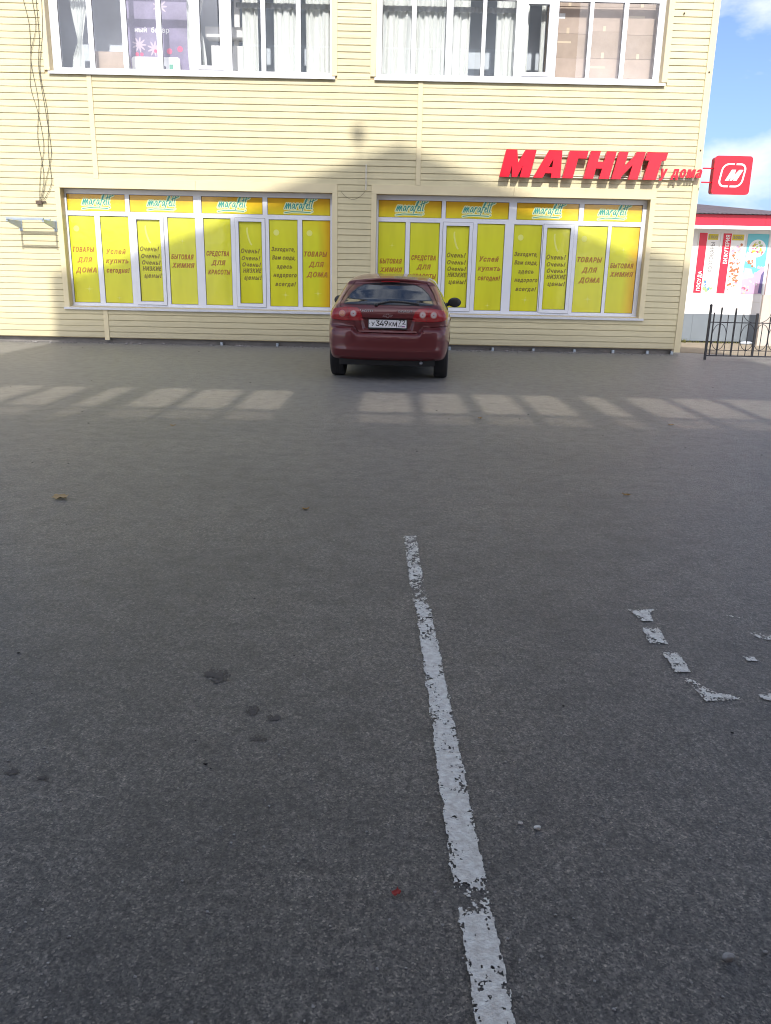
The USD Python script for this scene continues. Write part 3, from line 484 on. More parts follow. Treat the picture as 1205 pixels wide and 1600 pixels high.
cd = thing('wall_conduit', 'short white conduit with a loose looped wire between the two ground floor windows', 'conduit', (-0.49, W - 0.03, 2.92))
obj('pipe', tube([(0, 0, 0), (0.0, 0, 0.40), (0.0, 0.012, 0.44)], 0.011, 6), M['conduit'], cd)
t_ = np.linspace(0, 1, 24); obj('loose_wire', tube(np.c_[-0.02 - 0.45 * t_, 0 * t_, -0.03 - 0.35 * t_ * (1 - t_) * 1.6], 0.003, 4), M['cable'], cd)

# ------------------------------------------------------------------ the car
car = thing('parked_car', 'dark red hatchback parked nose to the shop wall, seen from behind', 'car', (-0.03, 11.47, 0), -3.3)
prof = np.array([(0.42, 0.27), (0.12, 0.30), (0.045, 0.345), (0.012, 0.405), (-0.012, 0.435), (0.0, 0.47), (0.004, 0.56), (0.016, 0.62), (0.05, 0.652), (0.095, 0.668), (0.105, 0.70), (0.100, 0.80), (0.088, 0.88), (0.090, 0.925), (0.125, 0.99), (0.205, 1.055), (0.30, 1.105), (0.50, 1.225), (0.68, 1.325), (0.665, 1.348), (0.70, 1.372),
                 (0.95, 1.405), (1.25, 1.428), (1.6, 1.440), (2.0, 1.432), (2.3, 1.395), (2.55, 1.325), (2.9, 1.165), (3.25, 0.995), (3.32, 0.965), (3.6, 0.925), (3.9, 0.86), (4.12, 0.77), (4.24, 0.64), (4.285, 0.52), (4.27, 0.36), (4.2, 0.24), (3.9, 0.19), (1.2, 0.19), (0.8, 0.22)])
GY, GZ = np.arange(-0.5, 4.8, 0.012), np.arange(-0.15, 1.75, 0.012)
pg = Polygon(prof); yy, zz2 = np.meshgrid(GY, GZ, indexing='ij'); pts = shapely.points(yy.ravel(), zz2.ravel())
sd = shapely.distance(pts, pg.exterior) * np.where(shapely.contains(pg, pts), -1, 1); sd = gaussian_filter(sd.reshape(yy.shape), 0.9)
def f_side(y, z): return map_coordinates(sd, [(y - GY[0]) / 0.012, (z - GZ[0]) / 0.012], order=3, mode='nearest')
Hz = PchipInterpolator([0.1, 0.2, 0.28, 0.45, 0.60, 0.75, 0.88, 0.95, 1.06, 1.2, 1.34, 1.40, 1.46, 1.7], [0.70, 0.77, 0.815, 0.852, 0.8625, 0.858, 0.84, 0.82, 0.765, 0.695, 0.615, 0.56, 0.47, 0.2])
Ty = PchipInterpolator([-0.3, -0.02, 0.03, 0.08, 0.15, 0.25, 0.4, 0.7, 1.1, 2.0, 3.2, 3.6, 3.9, 4.1, 4.22, 4.3, 4.6], [0.66, 0.79, 0.845, 0.885, 0.918, 0.945, 0.967, 0.988, 1.0, 1.0, 1.0, 0.985, 0.94, 0.87, 0.77, 0.62, 0.35])
def sst(a, b, x): t = np.clip((x - a) / (b - a), 0, 1); return t * t * (3 - 2 * t)
def field(P):
    x, y, z = np.abs(P[..., 0]), P[..., 1], P[..., 2]
    zs = z - 0.072 * sst(0.40, 0.50, x) * (1 - sst(0.80, 0.92, z)) * sst(0.50, 0.62, z) * (1 - sst(0.5, 0.9, y))
    zs = zs + 0.07 * x * x * sst(0.95, 1.2, z)
    ys = y - 0.10 * x * x * (1 - sst(0.9, 1.6, y)) + 0.14 * x * x * sst(3.2, 3.9, y)
    a = f_side(ys, zs); b = (x - Hz(z) * Ty(y)) * 0.93
    r = 0.5 * (a + b + np.sqrt((a - b) ** 2 + 0.055 ** 2)) - 0.008
    dent = 0.032 * sst(0.385, 0.335, x * 1.0 + 0.25 * np.clip(0.86 - z, 0, 1)) * sst(0.695, 0.72, z) * sst(0.868, 0.852, z) * (1 - sst(0.3, 0.5, y))
    return r + dent
def shell(nth=260):
    th = np.arange(nth) * 2 * np.pi / nth; rows, cen, dirs = 0, [], []
    for ph in np.r_[np.linspace(0.012, np.pi / 2, 120)[:-1]]:
        cen.append(np.tile((0, 1.05, 0.74), (nth, 1))); dirs.append(np.c_[np.sin(ph) * np.sin(th), np.full(nth, -np.cos(ph)), np.sin(ph) * np.cos(th)])
    for y in np.linspace(1.05, 3.1, 70):
        cen.append(np.tile((0, y, 0.74 - 0.14 * (y - 1.05) / 2.05), (nth, 1))); dirs.append(np.c_[np.sin(th), 0 * th, np.cos(th)])
    for ph in np.linspace(np.pi / 2, 0.02, 60)[1:]:
        cen.append(np.tile((0, 3.1, 0.60), (nth, 1))); dirs.append(np.c_[np.sin(ph) * np.sin(th), np.full(nth, np.cos(ph)), np.sin(ph) * np.cos(th)])
    C, D = np.array(cen).reshape(-1, 3), np.array(dirs).reshape(-1, 3)
    lo_, hi = np.full(len(C), 0.05), np.full(len(C), 1.9)
    t = np.linspace(0.05, 1.9, 75); first = np.full(len(C), 1.9)           # first crossing on the way out
    prev = lo_.copy(); done = np.zeros(len(C), bool)
    for q in t[1:]:
        out = (field(C + D * q) > 0) & ~done
        hi[out] = q; lo_[out] = q - (t[1] - t[0]); done |= out
    for _ in range(22):
        m = (lo_ + hi) / 2; o = field(C + D * m[:, None]) > 0; hi = np.where(o, m, hi); lo_ = np.where(o, lo_, m)
    V = C + D * lo_[:, None]; R = len(cen)
    k = np.arange(R - 1)[:, None] * nth; i = np.arange(nth)[None]; j = (i + 1) % nth
    a, b, c, d = k + i, k + j, k + nth + j, k + nth + i
    F = np.vstack([np.stack([a, b, c], -1).reshape(-1, 3), np.stack([a, c, d], -1).reshape(-1, 3)])
    V = np.vstack([V, V[:nth].mean(0), V[-nth:].mean(0)]); n0 = len(V) - 2
    ii = np.arange(nth); jj = (ii + 1) % nth
    F = np.vstack([F, np.c_[np.full(nth, n0), jj, ii], np.c_[np.full(nth, n0 + 1), (R - 1) * nth + ii, (R - 1) * nth + jj]])
    m = trimesh.Trimesh(V, F, process=False)
    if m.volume < 0: m = trimesh.Trimesh(V, F[:, ::-1], process=False)
    return m
B = shell()
e_ = 0.004; g_ = np.stack([field(B.vertices + np.eye(3)[k] * e_) - field(B.vertices - np.eye(3)[k] * e_) for k in range(3)], -1); N = g_ / np.linalg.norm(g_, axis=1, keepdims=True)
def mani(m): return manifold3d.Manifold(manifold3d.Mesh(np.asarray(m.vertices, np.float32), np.asarray(m.faces, np.uint32)))
def inflated(d): return mani(trimesh.Trimesh(B.vertices + N * d, B.faces, process=False))
BM, OUT3, OUT6, IN14 = mani(B), inflated(0.003), inflated(0.008), inflated(-0.014)
def tm(mf): q = mf.to_mesh(); return trimesh.Trimesh(q.vert_properties[:, :3], q.tri_verts, process=False)
def pr_y(g, y0, y1): return mani(trimesh.util.concatenate([ext_xz(q, y0, y1) for q in polys(g)]))
def pr_x(g, x0, x1):
    out = []
    for q in polys(g):
        m = trimesh.creation.extrude_polygon(q, x1 - x0, engine='earcut'); v = m.vertices; out.append(trimesh.Trimesh(np.c_[v[:, 2] + x0, v[:, 0], v[:, 1]], m.faces, process=False))
    m = trimesh.util.concatenate(out); return mani(m if m.volume > 0 else trimesh.Trimesh(m.vertices, m.faces[:, ::-1], process=False))
def mirror(pts): return pts + [(-x, z) for x, z in pts[::-1]]
glass_o = Polygon(mirror([(0.0, 1.312), (0.22, 1.306), (0.36, 1.288), (0.45, 1.25), (0.53, 1.18), (0.585, 1.10), (0.605, 1.055), (0.595, 1.045), (0.3, 1.046), (0.0, 1.047)])).buffer(0.0)
gate_o = Polygon(mirror([(0.0, 1.345), (0.50, 1.335), (0.60, 1.20), (0.665, 1.06), (0.66, 1.0), (0.485, 0.99), (0.47, 0.85), (0.425, 0.70), (0.395, 0.672), (0.0, 0.664)]))
lampR = Polygon([(0.335, 0.832), (0.375, 0.955), (0.42, 0.99), (0.56, 1.002), (0.70, 0.982), (0.80, 0.965), (0.81, 0.875), (0.75, 0.838), (0.62, 0.824), (0.50, 0.828)]).buffer(0.008).buffer(-0.004)
split = Polygon([(0.52, 0.80), (0.575, 1.05), (1.0, 1.05), (1.0, 0.80)])
lin, lout = lampR.difference(split.buffer(0.004)), lampR.intersection(split.buffer(-0.001))
grooves = gate_o.exterior.buffer(0.005).difference(lampR.buffer(0.01)).difference(affinity.scale(lampR, -1, 1, origin=(0, 0)).buffer(0.01)).intersection(sbox(-1, 0.64, 1, 1.335))
bump_line = unary_union([LineString([(0.43, 0.742), (0.62, 0.752), (0.80, 0.765)]).buffer(0.004), LineString([(-0.43, 0.742), (-0.62, 0.752), (-0.80, 0.765)]).buffer(0.004)])
body = BM - (pr_y(unary_union([grooves, bump_line]), -0.2, 0.80) - IN14)
doors = [LineString([(0.98, 0.98), (0.93, 0.80), (1.18, 0.50), (1.20, 0.28), (1.98, 0.26), (2.02, 0.95)]), LineString([(2.02, 0.26), (3.02, 0.30), (3.10, 0.70), (3.02, 0.95)]), LineString([(0.30, 0.765), (0.55, 0.55)])]
body = body - (pr_x(unary_union([d.buffer(0.004) for d in doors]), -1.0, 1.0) - IN14 - mani(bx(-0.6, 0.6, -1, 6, -1, 3)))
WHL = [(0.80, -1), (0.80, 1), (3.42, -1), (3.42, 1)]
for ya, s in WHL:
    c = trimesh.creation.cylinder(0.352, 0.36, sections=72); c.apply_transform(trimesh.transformations.rotation_matrix(np.pi / 2, [0, 1, 0])); c.apply_translation([s * 0.80, ya, 0.315]); body = body - mani(c)
obj('body', tm(body), M['car_paint'], car, smooth=28)
obj('rear_window', tm(OUT3 ^ pr_y(glass_o, 0.0, 0.95)), M['car_glass'], car, smooth=28)
blk = pr_y(glass_o.buffer(0.012).difference(glass_o.buffer(0.001)), 0.0, 0.95)
obj('window_seal', tm((OUT3 ^ blk) - IN14), M['trim'], car, smooth=28)
for s in (1, -1):
    fl_ = (lambda g: g) if s == 1 else (lambda g: affinity.scale(g, -1, 1, origin=(0, 0)))
    lp = obj('tail_lamp', tm((OUT6 ^ pr_y(fl_(lin), -0.2, 0.55)) - IN14), M['lens_red'], car, smooth=28)
    obj('lamp_outer', tm((OUT6 ^ pr_y(fl_(lout), -0.2, 0.60)) - IN14), M['lens_red'], lp, smooth=28)
    OUT11, OUT13 = inflated(0.011), inflated(0.013)
    for cx, cz, mt in ((0.475 if s > 0 else 0.470, 0.917, 'lens_clear'), (0.625, 0.915, 'lens_clear' if s > 0 else 'lens_amber')):
        obj('lamp_ring', tm((OUT11 ^ pr_y(fl_(Point(cx, cz).buffer(0.046)), -0.2, 0.6)) - IN14), M['lens_ring'], lp, smooth=28)
        obj('lamp_lens', tm((OUT13 ^ pr_y(fl_(Point(cx, cz).buffer(0.036)), -0.2, 0.6)) - IN14), M[mt], lp, smooth=28)
        obj('lamp_core', tm((inflated(0.0145) ^ pr_y(fl_(Point(cx, cz).buffer(0.007)), -0.2, 0.6)) - IN14), M['lens_dark'], lp, smooth=28)
    dlo = Polygon([(0.70, 1.02), (0.84, 1.15), (1.02, 1.285), (1.3, 1.358), (1.7, 1.378), (2.05, 1.362), (2.35, 1.292), (2.75, 1.12), (2.98, 0.99), (2.95, 0.945), (2.0, 0.948), (1.0, 0.965)])
    pil = unary_union([sbox(1.94, 0.9, 2.05, 1.5), Polygon([(0.99, 0.9), (1.04, 0.9), (1.20, 1.45), (1.14, 1.45)])])
    rx_ = (0.45, 1.1) if s == 1 else (-1.1, -0.45)
    obj('window_frame_trim', tm((OUT3 ^ pr_x(dlo.intersection(pil), *rx_)) - IN14), M['trim'], car, smooth=28)
    for gq in polys(dlo.difference(pil.buffer(0.002))): obj('side_window', tm((OUT3 ^ pr_x(gq, *rx_)) - IN14), M['car_glass'], car, smooth=28)
    # mirror
    mb = trimesh.creation.icosphere(3, 1.0); v = mb.vertices; v *= [0.108, 0.075, 0.078]; v[:, 1] = np.where(v[:, 1] < 0, v[:, 1] * 0.35, v[:, 1]); mb.apply_translation([s * 0.945, 2.72, 1.0])
    mr = obj('door_mirror', mb, M['trim'], car, smooth=True)
    obj('mirror_arm', tube([(s * 0.79, 2.78, 0.955), (s * 0.83, 2.76, 0.965), (s * 0.89, 2.74, 0.98)], [0.035, 0.03, 0.028], 8), M['trim'], mr, smooth=True)
    for yd in (1.22, 2.25): obj('door_handle', tm(manifold3d.Manifold.batch_hull([manifold3d.Manifold.sphere(0.014, 10).translate([s * (0.862 - 0.002), yd + q, 0.80 + r]) for q in (0, 0.16) for r in (0, 0.012)])), M['car_paint'], car, smooth=30)
    hl = Polygon([(0.42, 0.62), (0.50, 0.74), (0.74, 0.80), (0.78, 0.66)])
    obj('headlamp', tm((OUT6 ^ pr_y(fl_(hl), 3.6, 4.4)) - IN14), M['lens_clear'], car, smooth=28)
obj('windscreen', tm((OUT3 ^ pr_y(Polygon(mirror([(0.0, 1.335), (0.45, 1.32), (0.56, 1.25), (0.70, 1.0), (0.0, 0.99)])), 2.2, 3.4)) - IN14), M['car_glass'], car, smooth=28)
# spoiler lip, wiper, plate, badges
sp = []
xs = np.linspace(-0.56, 0.56, 45)
top = np.c_[xs, 0.70 - 0.045 * np.cos(xs / 0.56 * 1.2) + 0.06 * (xs / 0.56) ** 2, 1.366 - 0.045 * (xs / 0.56) ** 2]
obj('roof_spoiler', trimesh.Trimesh(*(lambda t: (t.vertices, t.faces))(tube(np.vstack([top + [0, d, 0] for d in (0,)]), 0.021, 10)), process=False), M['car_paint'], car, smooth=True)
obj('high_brake_lamp', bx(-0.13, 0.13, 0.622, 0.64, 1.333, 1.345), M['lens_dark'], car)
def on_body(x, z, d=0.0):
    yv = np.linspace(-0.1, 0.9, 1200); f = field(np.c_[np.full(1200, x), yv, np.full(1200, z)]); k = np.argmax(f < 0); return yv[k] - d
wp = []
for x, z in zip(np.linspace(-0.16, 0.02, 8), np.linspace(1.045, 1.082, 8)): wp.append((x, on_body(x, z, 0.018), z))
wip = obj('rear_wiper', tube(np.array(wp), 0.012, 6), M['trim'], car, smooth=True)
obj('wiper_pivot', trimesh.creation.icosphere(2, 0.026).apply_translation([-0.165, on_body(-0.165, 1.035, 0.012), 1.035]), M['trim'], wip, smooth=True)
bl = [(x, on_body(x, z, 0.014), z) for x, z in zip(np.linspace(0.0, 0.42, 12), 1.080 - 0.028 * np.linspace(0, 1, 12) ** 2)]
obj('wiper_blade', tube(np.array(bl), 0.015, 6), M['trim'], wip, smooth=True)
py = on_body(0, 0.79, 0.020); pz = 0.789
pb = obj('number_plate', ext_xz(rounded(-0.26, 0.26, pz - 0.056, pz + 0.056, 0.008), py, py + 0.008), M['plate'], car)
obj('plate_frame', ext_xz(rounded(-0.268, 0.268, pz - 0.074, pz + 0.062, 0.01).difference(rounded(-0.258, 0.258, pz - 0.053, pz + 0.053, 0.006)), py - 0.003, py + 0.012), M['trim'], pb)
def ptxt(s, h, x, z, w): g = text_poly(s, h, w); return affinity.translate(g, x - g.bounds[0], z)
ink = [ptxt('У', 0.054, -0.222, pz - 0.032, 'SemiBold'), ptxt('3', 0.074, -0.163, pz - 0.032, 'SemiBold'), ptxt('4', 0.074, -0.107, pz - 0.032, 'SemiBold'), ptxt('9', 0.074, -0.046, pz - 0.032, 'SemiBold'), ptxt('К', 0.054, 0.016, pz - 0.032, 'SemiBold'), ptxt('М', 0.054, 0.068, pz - 0.032, 'SemiBold'),
       ptxt('72', 0.056, 0.150, pz - 0.004, 'SemiBold'), ptxt('RUS', 0.020, 0.142, pz - 0.040, 'Medium'), sbox(0.1245, pz - 0.05, 0.1285, pz + 0.05), Point(-0.245, pz).buffer(0.005), Point(0.247, pz).buffer(0.005)]
obj('plate_lettering', ext_xz(unary_union(ink), py - 0.0015, py - 0.0001), M['plate_ink'], pb)
for k, mt in enumerate(('flag_r', 'flag_b', 'flag_w')): obj('plate_flag', ext_xz(sbox(0.196, pz - 0.041 + 0.0075 * k, 0.236, pz - 0.0335 + 0.0075 * k), py - 0.0012, py - 0.0001), M[mt], pb)
by = on_body(0, 0.885, 0.004)
emb = Polygon([(-0.07, -0.013), (-0.055, 0.012), (-0.018, 0.012), (-0.018, 0.024), (0.018, 0.024), (0.018, 0.012), (0.07, 0.012), (0.055, -0.013), (0.018, -0.013), (0.018, -0.025), (-0.018, -0.025), (-0.018, -0.013)])
obj('emblem', ext_xz(affinity.translate(emb.difference(emb.buffer(-0.007)), 0, 0.898), on_body(0, 0.90, 0.006), by + 0.02), M['emblem'], car)
def badge(s, cx, w):
    g = centred(text_poly(s, 0.026, 'Bold', 0.2, 1.4), 0, 0, w); ms = []
    for q in polys(g):
        c = q.centroid.x + cx; yb = on_body(c, 0.955, 0.005); ms.append(ext_xz(affinity.translate(q, cx, 0.943), yb, yb + 0.012))
    return obj('badge', cat_(ms), M['chrome'], car)
badge('LACETTI', -0.29, 0.18); badge('CHEVROLET', 0.235, 0.19)
# wheels
def wheel(y, s):
    pf = np.array([(0.20, -0.085), (0.235, -0.098), (0.285, -0.100), (0.306, -0.088), (0.315, -0.065), (0.3155, 0.065), (0.306, 0.088), (0.285, 0.100), (0.235, 0.098), (0.20, 0.085), (0.20, -0.085)])
    t = trimesh.creation.revolve(pf, sections=64); rot = trimesh.transformations.rotation_matrix(np.pi / 2, [0, 1, 0]); t.apply_transform(rot); t.apply_translation([s * 0.745, y, 0.3145])
    w = obj('wheel', t, M['tyre'], car, smooth=35)
    gr = []
    for gx in (-0.045, -0.015, 0.015, 0.045):
        a = np.linspace(0, 2 * np.pi, 64, endpoint=False); gr.append(tube(np.c_[np.full(64, s * 0.745 + gx), y + 0.3158 * np.cos(a), 0.3145 + 0.3158 * np.sin(a)], 0.0032, 4, closed=True))
    obj('tread_groove', cat_(gr), M['under'], w)
    d = trimesh.creation.cylinder(0.199, 0.10, sections=40); d.apply_transform(rot); d.apply_translation([s * 0.755, y, 0.3145]); obj('rim', d, M['under'], w)
    sk = []
    for k in range(5):
        a = k * 2 * np.pi / 5; sk.append(bar((s * 0.818, y, 0.3145), (s * 0.815, y + 0.195 * math.cos(a), 0.3145 + 0.195 * math.sin(a)), 0.024, 6))
    obj('spokes', cat_(sk), M['alloy'], w)
for y, s in WHL: wheel(y, s)
ub = [bx(-0.60, 0.60, 0.25, 1.15, 0.21, 0.34), bx(-0.60, 0.60, 1.151, 4.1, 0.135, 0.30), bx(-0.72, 0.72, 1.20, 3.02, 0.14, 0.22), bx(-0.66, 0.66, 0.74, 0.86, 0.17, 0.209), bx(-0.5, 0.5, 4.101, 4.2, 0.10, 0.28)]
obj('underbody', cat_(ub), M['under'], car)
mu = trimesh.creation.capsule(height=0.36, radius=0.085, count=[14, 14]); mu.apply_transform(trimesh.transformations.rotation_matrix(np.pi / 2, [0, 1, 0])); mu.apply_translation([0.12, 0.42, 0.285]); obj('silencer', mu, M['under'], car, smooth=True)
obj('tail_pipe', tube([(0.44, 0.5, 0.27), (0.47, 0.25, 0.272), (0.47, 0.13, 0.265)], 0.024, 10), M['alloy'], car, smooth=True)
obj('under_shade_strip', bx(-0.66, 0.66, 0.14, 0.20, 0.225, 0.325), M['under'], car)  # black strip added to darken the gap under the bumper
for s in (-1, 1): obj('mud_flap', bx(s * 0.745 - 0.09, s * 0.745 + 0.09, 1.155, 1.165, 0.12, 0.36), M['under'], car)

# ------------------------------------------------------------------ the kiosk behind
ki = thing('kiosk', 'white kiosk with red fascia and advertising posters beyond the right corner of the shop', 'kiosk', (8.5, 19.7, 0))
kx = lambda x: x - 8.5
obj('wall', bx(kx(6.1), kx(13.0), 0, 0.2, 0.66, 2.60), M['k_white'], ki)
obj('side_wall', bx(kx(6.1), kx(6.3), 0.201, 4.0, 0.0, 2.6), M['k_white'], ki); obj('side_wall', bx(kx(12.8), kx(13.0), 0.201, 4.0, 0.0, 2.6), M['k_white'], ki); obj('rear_wall', bx(kx(6.1), kx(13.0), 4.001, 4.2, 0, 2.6), M['k_white'], ki)
for x0, x1 in ((6.1, 7.0), (7.004, 8.52), (8.524, 10.2), (10.204, 13.0)): obj('plinth_panel', bx(kx(x0), kx(x1), -0.02, 0.199, 0.05, 0.658), M['k_grey'], ki)
obj('base_rail', bx(kx(6.1), kx(13), -0.005, 0.19, -0.02, 0.0495), M['under'], ki)
for x0, x1 in ((6.0, 7.283), (7.287, 8.20), (8.204, 9.15), (9.154, 10.2), (10.204, 13.0)): obj('fascia_panel', bx(kx(x0), kx(x1), -0.42, -0.40, 2.572, 2.80), M['k_red'], ki)
obj('fascia_trim', bx(kx(6.0), kx(13), -0.44, -0.385, 2.50, 2.571), M['k_white'], ki)
obj('soffit', bx(kx(6.0), kx(13), -0.384, 0.2, 2.601, 2.64), M['k_white'], ki)
for z in (0.93, 0.935): pass
obj('wall_seam', bx(kx(6.1), kx(8.5), -0.003, -0.0005, 0.944, 0.952), M['conduit'], ki)
for x in (7.2, 7.98): obj('wall_seam', bx(kx(x), kx(x + 0.006), -0.003, -0.0005, 0.953 if x < 7.5 else 0.67, 1.1), M['conduit'], ki)
n = 120; xs = np.linspace(kx(5.9), kx(9.35), n); wv = 0.018 * np.abs(np.sin(np.arange(n) * 0.95))
rv = np.vstack([np.c_[xs, np.full(n, -0.52), 2.80 + wv], np.c_[np.minimum(xs, kx(6.5)), np.full(n, 2.2), np.full(n, 3.28)]])
q = [(i, i + 1, n + i + 1, n + i) for i in range(n - 1)]
obj('roof', (np.vstack([rv, [[kx(9.35), 4.6, 2.80]]]), np.array(q + [(n - 1, 2 * n, 2 * n - 1, 2 * n - 1)])), M['k_roof'], ki)
obj('roof', (np.array([(kx(9.35), -0.52, 2.80), (kx(13.0), -0.52, 2.80), (kx(13.0), 4.6, 2.80), (kx(9.35), 4.6, 2.80)]), np.array([(0, 1, 2), (0, 2, 3)])), M['k_roof'], ki)
def scatter(cx, cz, w, h, nn, r0_, r1_, seed):
    g = np.random.default_rng(seed); return unary_union([affinity.rotate(affinity.scale(Point(cx + g.uniform(-w, w) / 2, cz + g.uniform(-h, h) / 2).buffer(g.uniform(r0_, r1_), quad_segs=3), 1, g.uniform(0.6, 1.3)), g.uniform(0, 180)) for _ in range(nn)])
def poster(x0, x1, z0, z1, sheet): return obj('poster', bx(kx(x0), kx(x1), -0.012, -0.0005, z0, z1), M[sheet], ki)
def layer_(p, g, mt, name, k=1): obj(name, ext_xz(affinity.translate(g, -8.5, 0), -0.012 - 0.0012 * k, -0.0121 - 0.0012 * (k - 1)), M[mt], p, kind='stuff' if name == 'poster_picture' else None)
def vtext(s, h, x, z, w, span):
    g = text_poly(s, h, w); g = affinity.scale(g, span / (g.bounds[2] - g.bounds[0]), 1, origin=(0, 0)); return affinity.translate(affinity.rotate(g, 90, origin=(0, 0)), x, z)
PZ0, PZ1 = 1.13, 2.43
p1 = poster(6.94, 7.375, PZ0, PZ1, 'white'); layer_(p1, sbox(6.94, PZ0, 7.115, PZ1), 'k_red', 'poster_stripe'); layer_(p1, vtext('ПОСУДА', 0.085, 7.085, 1.17, 'Bold', 0.43), 'sign_white', 'poster_lettering', 2)
layer_(p1, vtext('ХОЗТОВАРЫ', 0.092, 7.305, 1.57, 'Bold', 0.66), 'grey_ink', 'poster_lettering'); layer_(p1, sbox(7.135, 2.285, 7.36, 2.41), 'yellow', 'price_label'); layer_(p1, centred(text_poly('1000', 0.06, 'Bold'), 7.247, 2.315), 'grey_ink', 'poster_lettering', 2)
for sd_, mt, k in ((1, 'cyan', 1), (2, 'p_blue', 2), (3, 'p_green', 3), (4, 'sign_white', 4)): layer_(p1, scatter(7.25, 1.29, 0.17, 0.24, 7, 0.015, 0.045, sd_), mt, 'poster_picture', k)
p2 = poster(7.475, 7.965, PZ0, PZ1, 'white'); layer_(p2, sbox(7.475, PZ0, 7.66, PZ1), 'k_red', 'poster_stripe'); layer_(p2, vtext('БИЖУТЕРИЯ', 0.09, 7.625, 1.77, 'Bold', 0.62), 'sign_white', 'poster_lettering', 2)
layer_(p2, sbox(7.675, 2.285, 7.94, 2.41), 'yellow', 'price_label'); layer_(p2, centred(text_poly('1000', 0.06, 'Bold'), 7.80, 2.315), 'grey_ink', 'poster_lettering', 2)
for sd_, mt, k, zc, hh in ((5, 'brown', 1, 1.75, 0.9), (18, 'brown', 1.5, 1.6, 0.8), (6, 'cream', 2, 1.7, 0.9), (7, 'lilac', 3, 1.75, 0.8), (8, 'white', 4, 1.75, 0.85), (9, 'brown', 5, 1.5, 0.5)): layer_(p2, scatter(7.81, zc, 0.22, hh, 22, 0.012, 0.034, sd_), mt, 'poster_picture', k)
p3 = poster(8.03, 8.50, PZ0, PZ1, 'cyan')
layer_(p3, Polygon([(8.03, 1.13), (8.5, 1.13), (8.5, 1.75), (8.2, 1.5), (8.03, 1.6)]), 'lilac', 'poster_picture'); layer_(p3, unary_union([Point(8.27, 2.12).buffer(0.19), Polygon([(8.03, 1.85), (8.3, 1.7), (8.25, 1.95), (8.05, 2.05)])]), 'white', 'poster_picture', 2)
layer_(p3, unary_union([Polygon([(8.05, 1.45), (8.28, 1.5), (8.2, 1.68), (8.04, 1.7)])]), 'skyblue', 'poster_picture', 2); layer_(p3, Polygon([(8.42, 1.14), (8.5, 1.14), (8.5, 1.65), (8.44, 1.55)]), 'indigo', 'poster_picture', 2)
for sd_, mt, k, zc, xc, ww, hh, nn in ((10, 'yellow', 3, 2.12, 8.27, 0.26, 0.26, 14), (11, 'pink', 4, 2.12, 8.27, 0.26, 0.28, 10), (12, 'p_green', 5, 2.15, 8.27, 0.2, 0.22, 8), (13, 'brown', 3, 1.80, 8.15, 0.12, 0.14, 9), (14, 'lilac', 4, 1.65, 8.36, 0.14, 0.2, 9), (15, 'cream', 5, 1.22, 8.13, 0.18, 0.16, 10), (16, 'white', 6, 1.36, 8.28, 0.16, 0.14, 5), (17, 'pink', 6, 1.25, 8.12, 0.14, 0.12, 4)):
    layer_(p3, scatter(xc, zc, ww, hh, nn, 0.012, 0.03, sd_).intersection(sbox(8.031, 1.131, 8.499, 2.429)), mt, 'poster_picture', k)
for x in (6.92, 7.42, 7.995, 8.515): obj('poster_rail', bx(kx(x), kx(x + 0.016), -0.02, -0.0005, 1.12, 2.44), M['k_white'], ki)
obj('entrance_panel', bx(kx(8.30), kx(8.62), -0.62, -0.54, 0.0, 1.12), M['k_beige'], ki); obj('entrance_panel_top', bx(kx(8.33), kx(8.62), -0.61, -0.55, 1.121, 1.80), M['k_pink'], ki)
for xx_ in (9.2, 10.6): obj('far_window', bx(kx(xx_), kx(xx_ + 1.0), -0.01, -0.0005, 1.0, 2.4), M['car_glass'], ki)

# ------------------------------------------------------------------ fence
fe = thing('iron_fence', 'low black wrought iron fence with oval scrolls right of the shop corner', 'fence', (5.9, 15.7, 0))
def seg(x, z0, z1, r, name, n=4): obj(name, bx(x - r, x + r, -r, r, z0, z1), M['iron'], fe)
for px in (0.0, 2.0): seg(px, 0.0, 0.97, 0.019, 'post'); obj('post_cap', trimesh.creation.icosphere(1, 0.026).apply_translation([px, 0, 0.985]), M['iron'], fe)
for k in range(2):
    for dx, top_, r in ((0.075, 0.86, 0.010), (0.205, 0.955, 0.012), (0.34, 0.82, 0.006), (0.47, 0.945, 0.013), (0.605, 0.82, 0.006), (0.735, 0.68, 0.006), (0.87, 0.86, 0.017), (0.99, 0.68, 0.006), (1.12, 0.80, 0.009), (1.25, 0.945, 0.012), (1.39, 0.82, 0.006), (1.52, 0.95, 0.012), (1.66, 0.82, 0.006), (1.80, 0.86, 0.010)):
        if dx + 2.0 * k < 3.9: seg(dx + 2.0 * k, 0.085, top_, r, 'picket')
for z, r in ((0.078, 0.011), (0.180, 0.006), (0.685, 0.009)): obj('rail', bx(0.02, 3.9, -r * 0.7, r * 0.7, z - r, z + r), M['iron'], fe)
a = np.linspace(0, 2 * np.pi, 30, endpoint=False)
for cx in (0.205, 0.735, 0.99, 1.25, 2.205, 2.735, 2.99): obj('oval_scroll', tube(np.c_[cx + 0.132 * np.cos(a), np.full(30, -0.012), 0.425 + 0.235 * np.sin(a)], 0.006, 5, closed=True), M['iron'], fe, smooth=True)
a2 = np.linspace(np.pi, 2 * np.pi, 18)
for cx in (0.87, 2.87): obj('half_scroll', tube(np.c_[cx + 0.25 * np.cos(a2), np.full(18, 0.012), 0.86 + 0.18 * np.sin(a2)], 0.006, 5), M['iron'], fe, smooth=True)

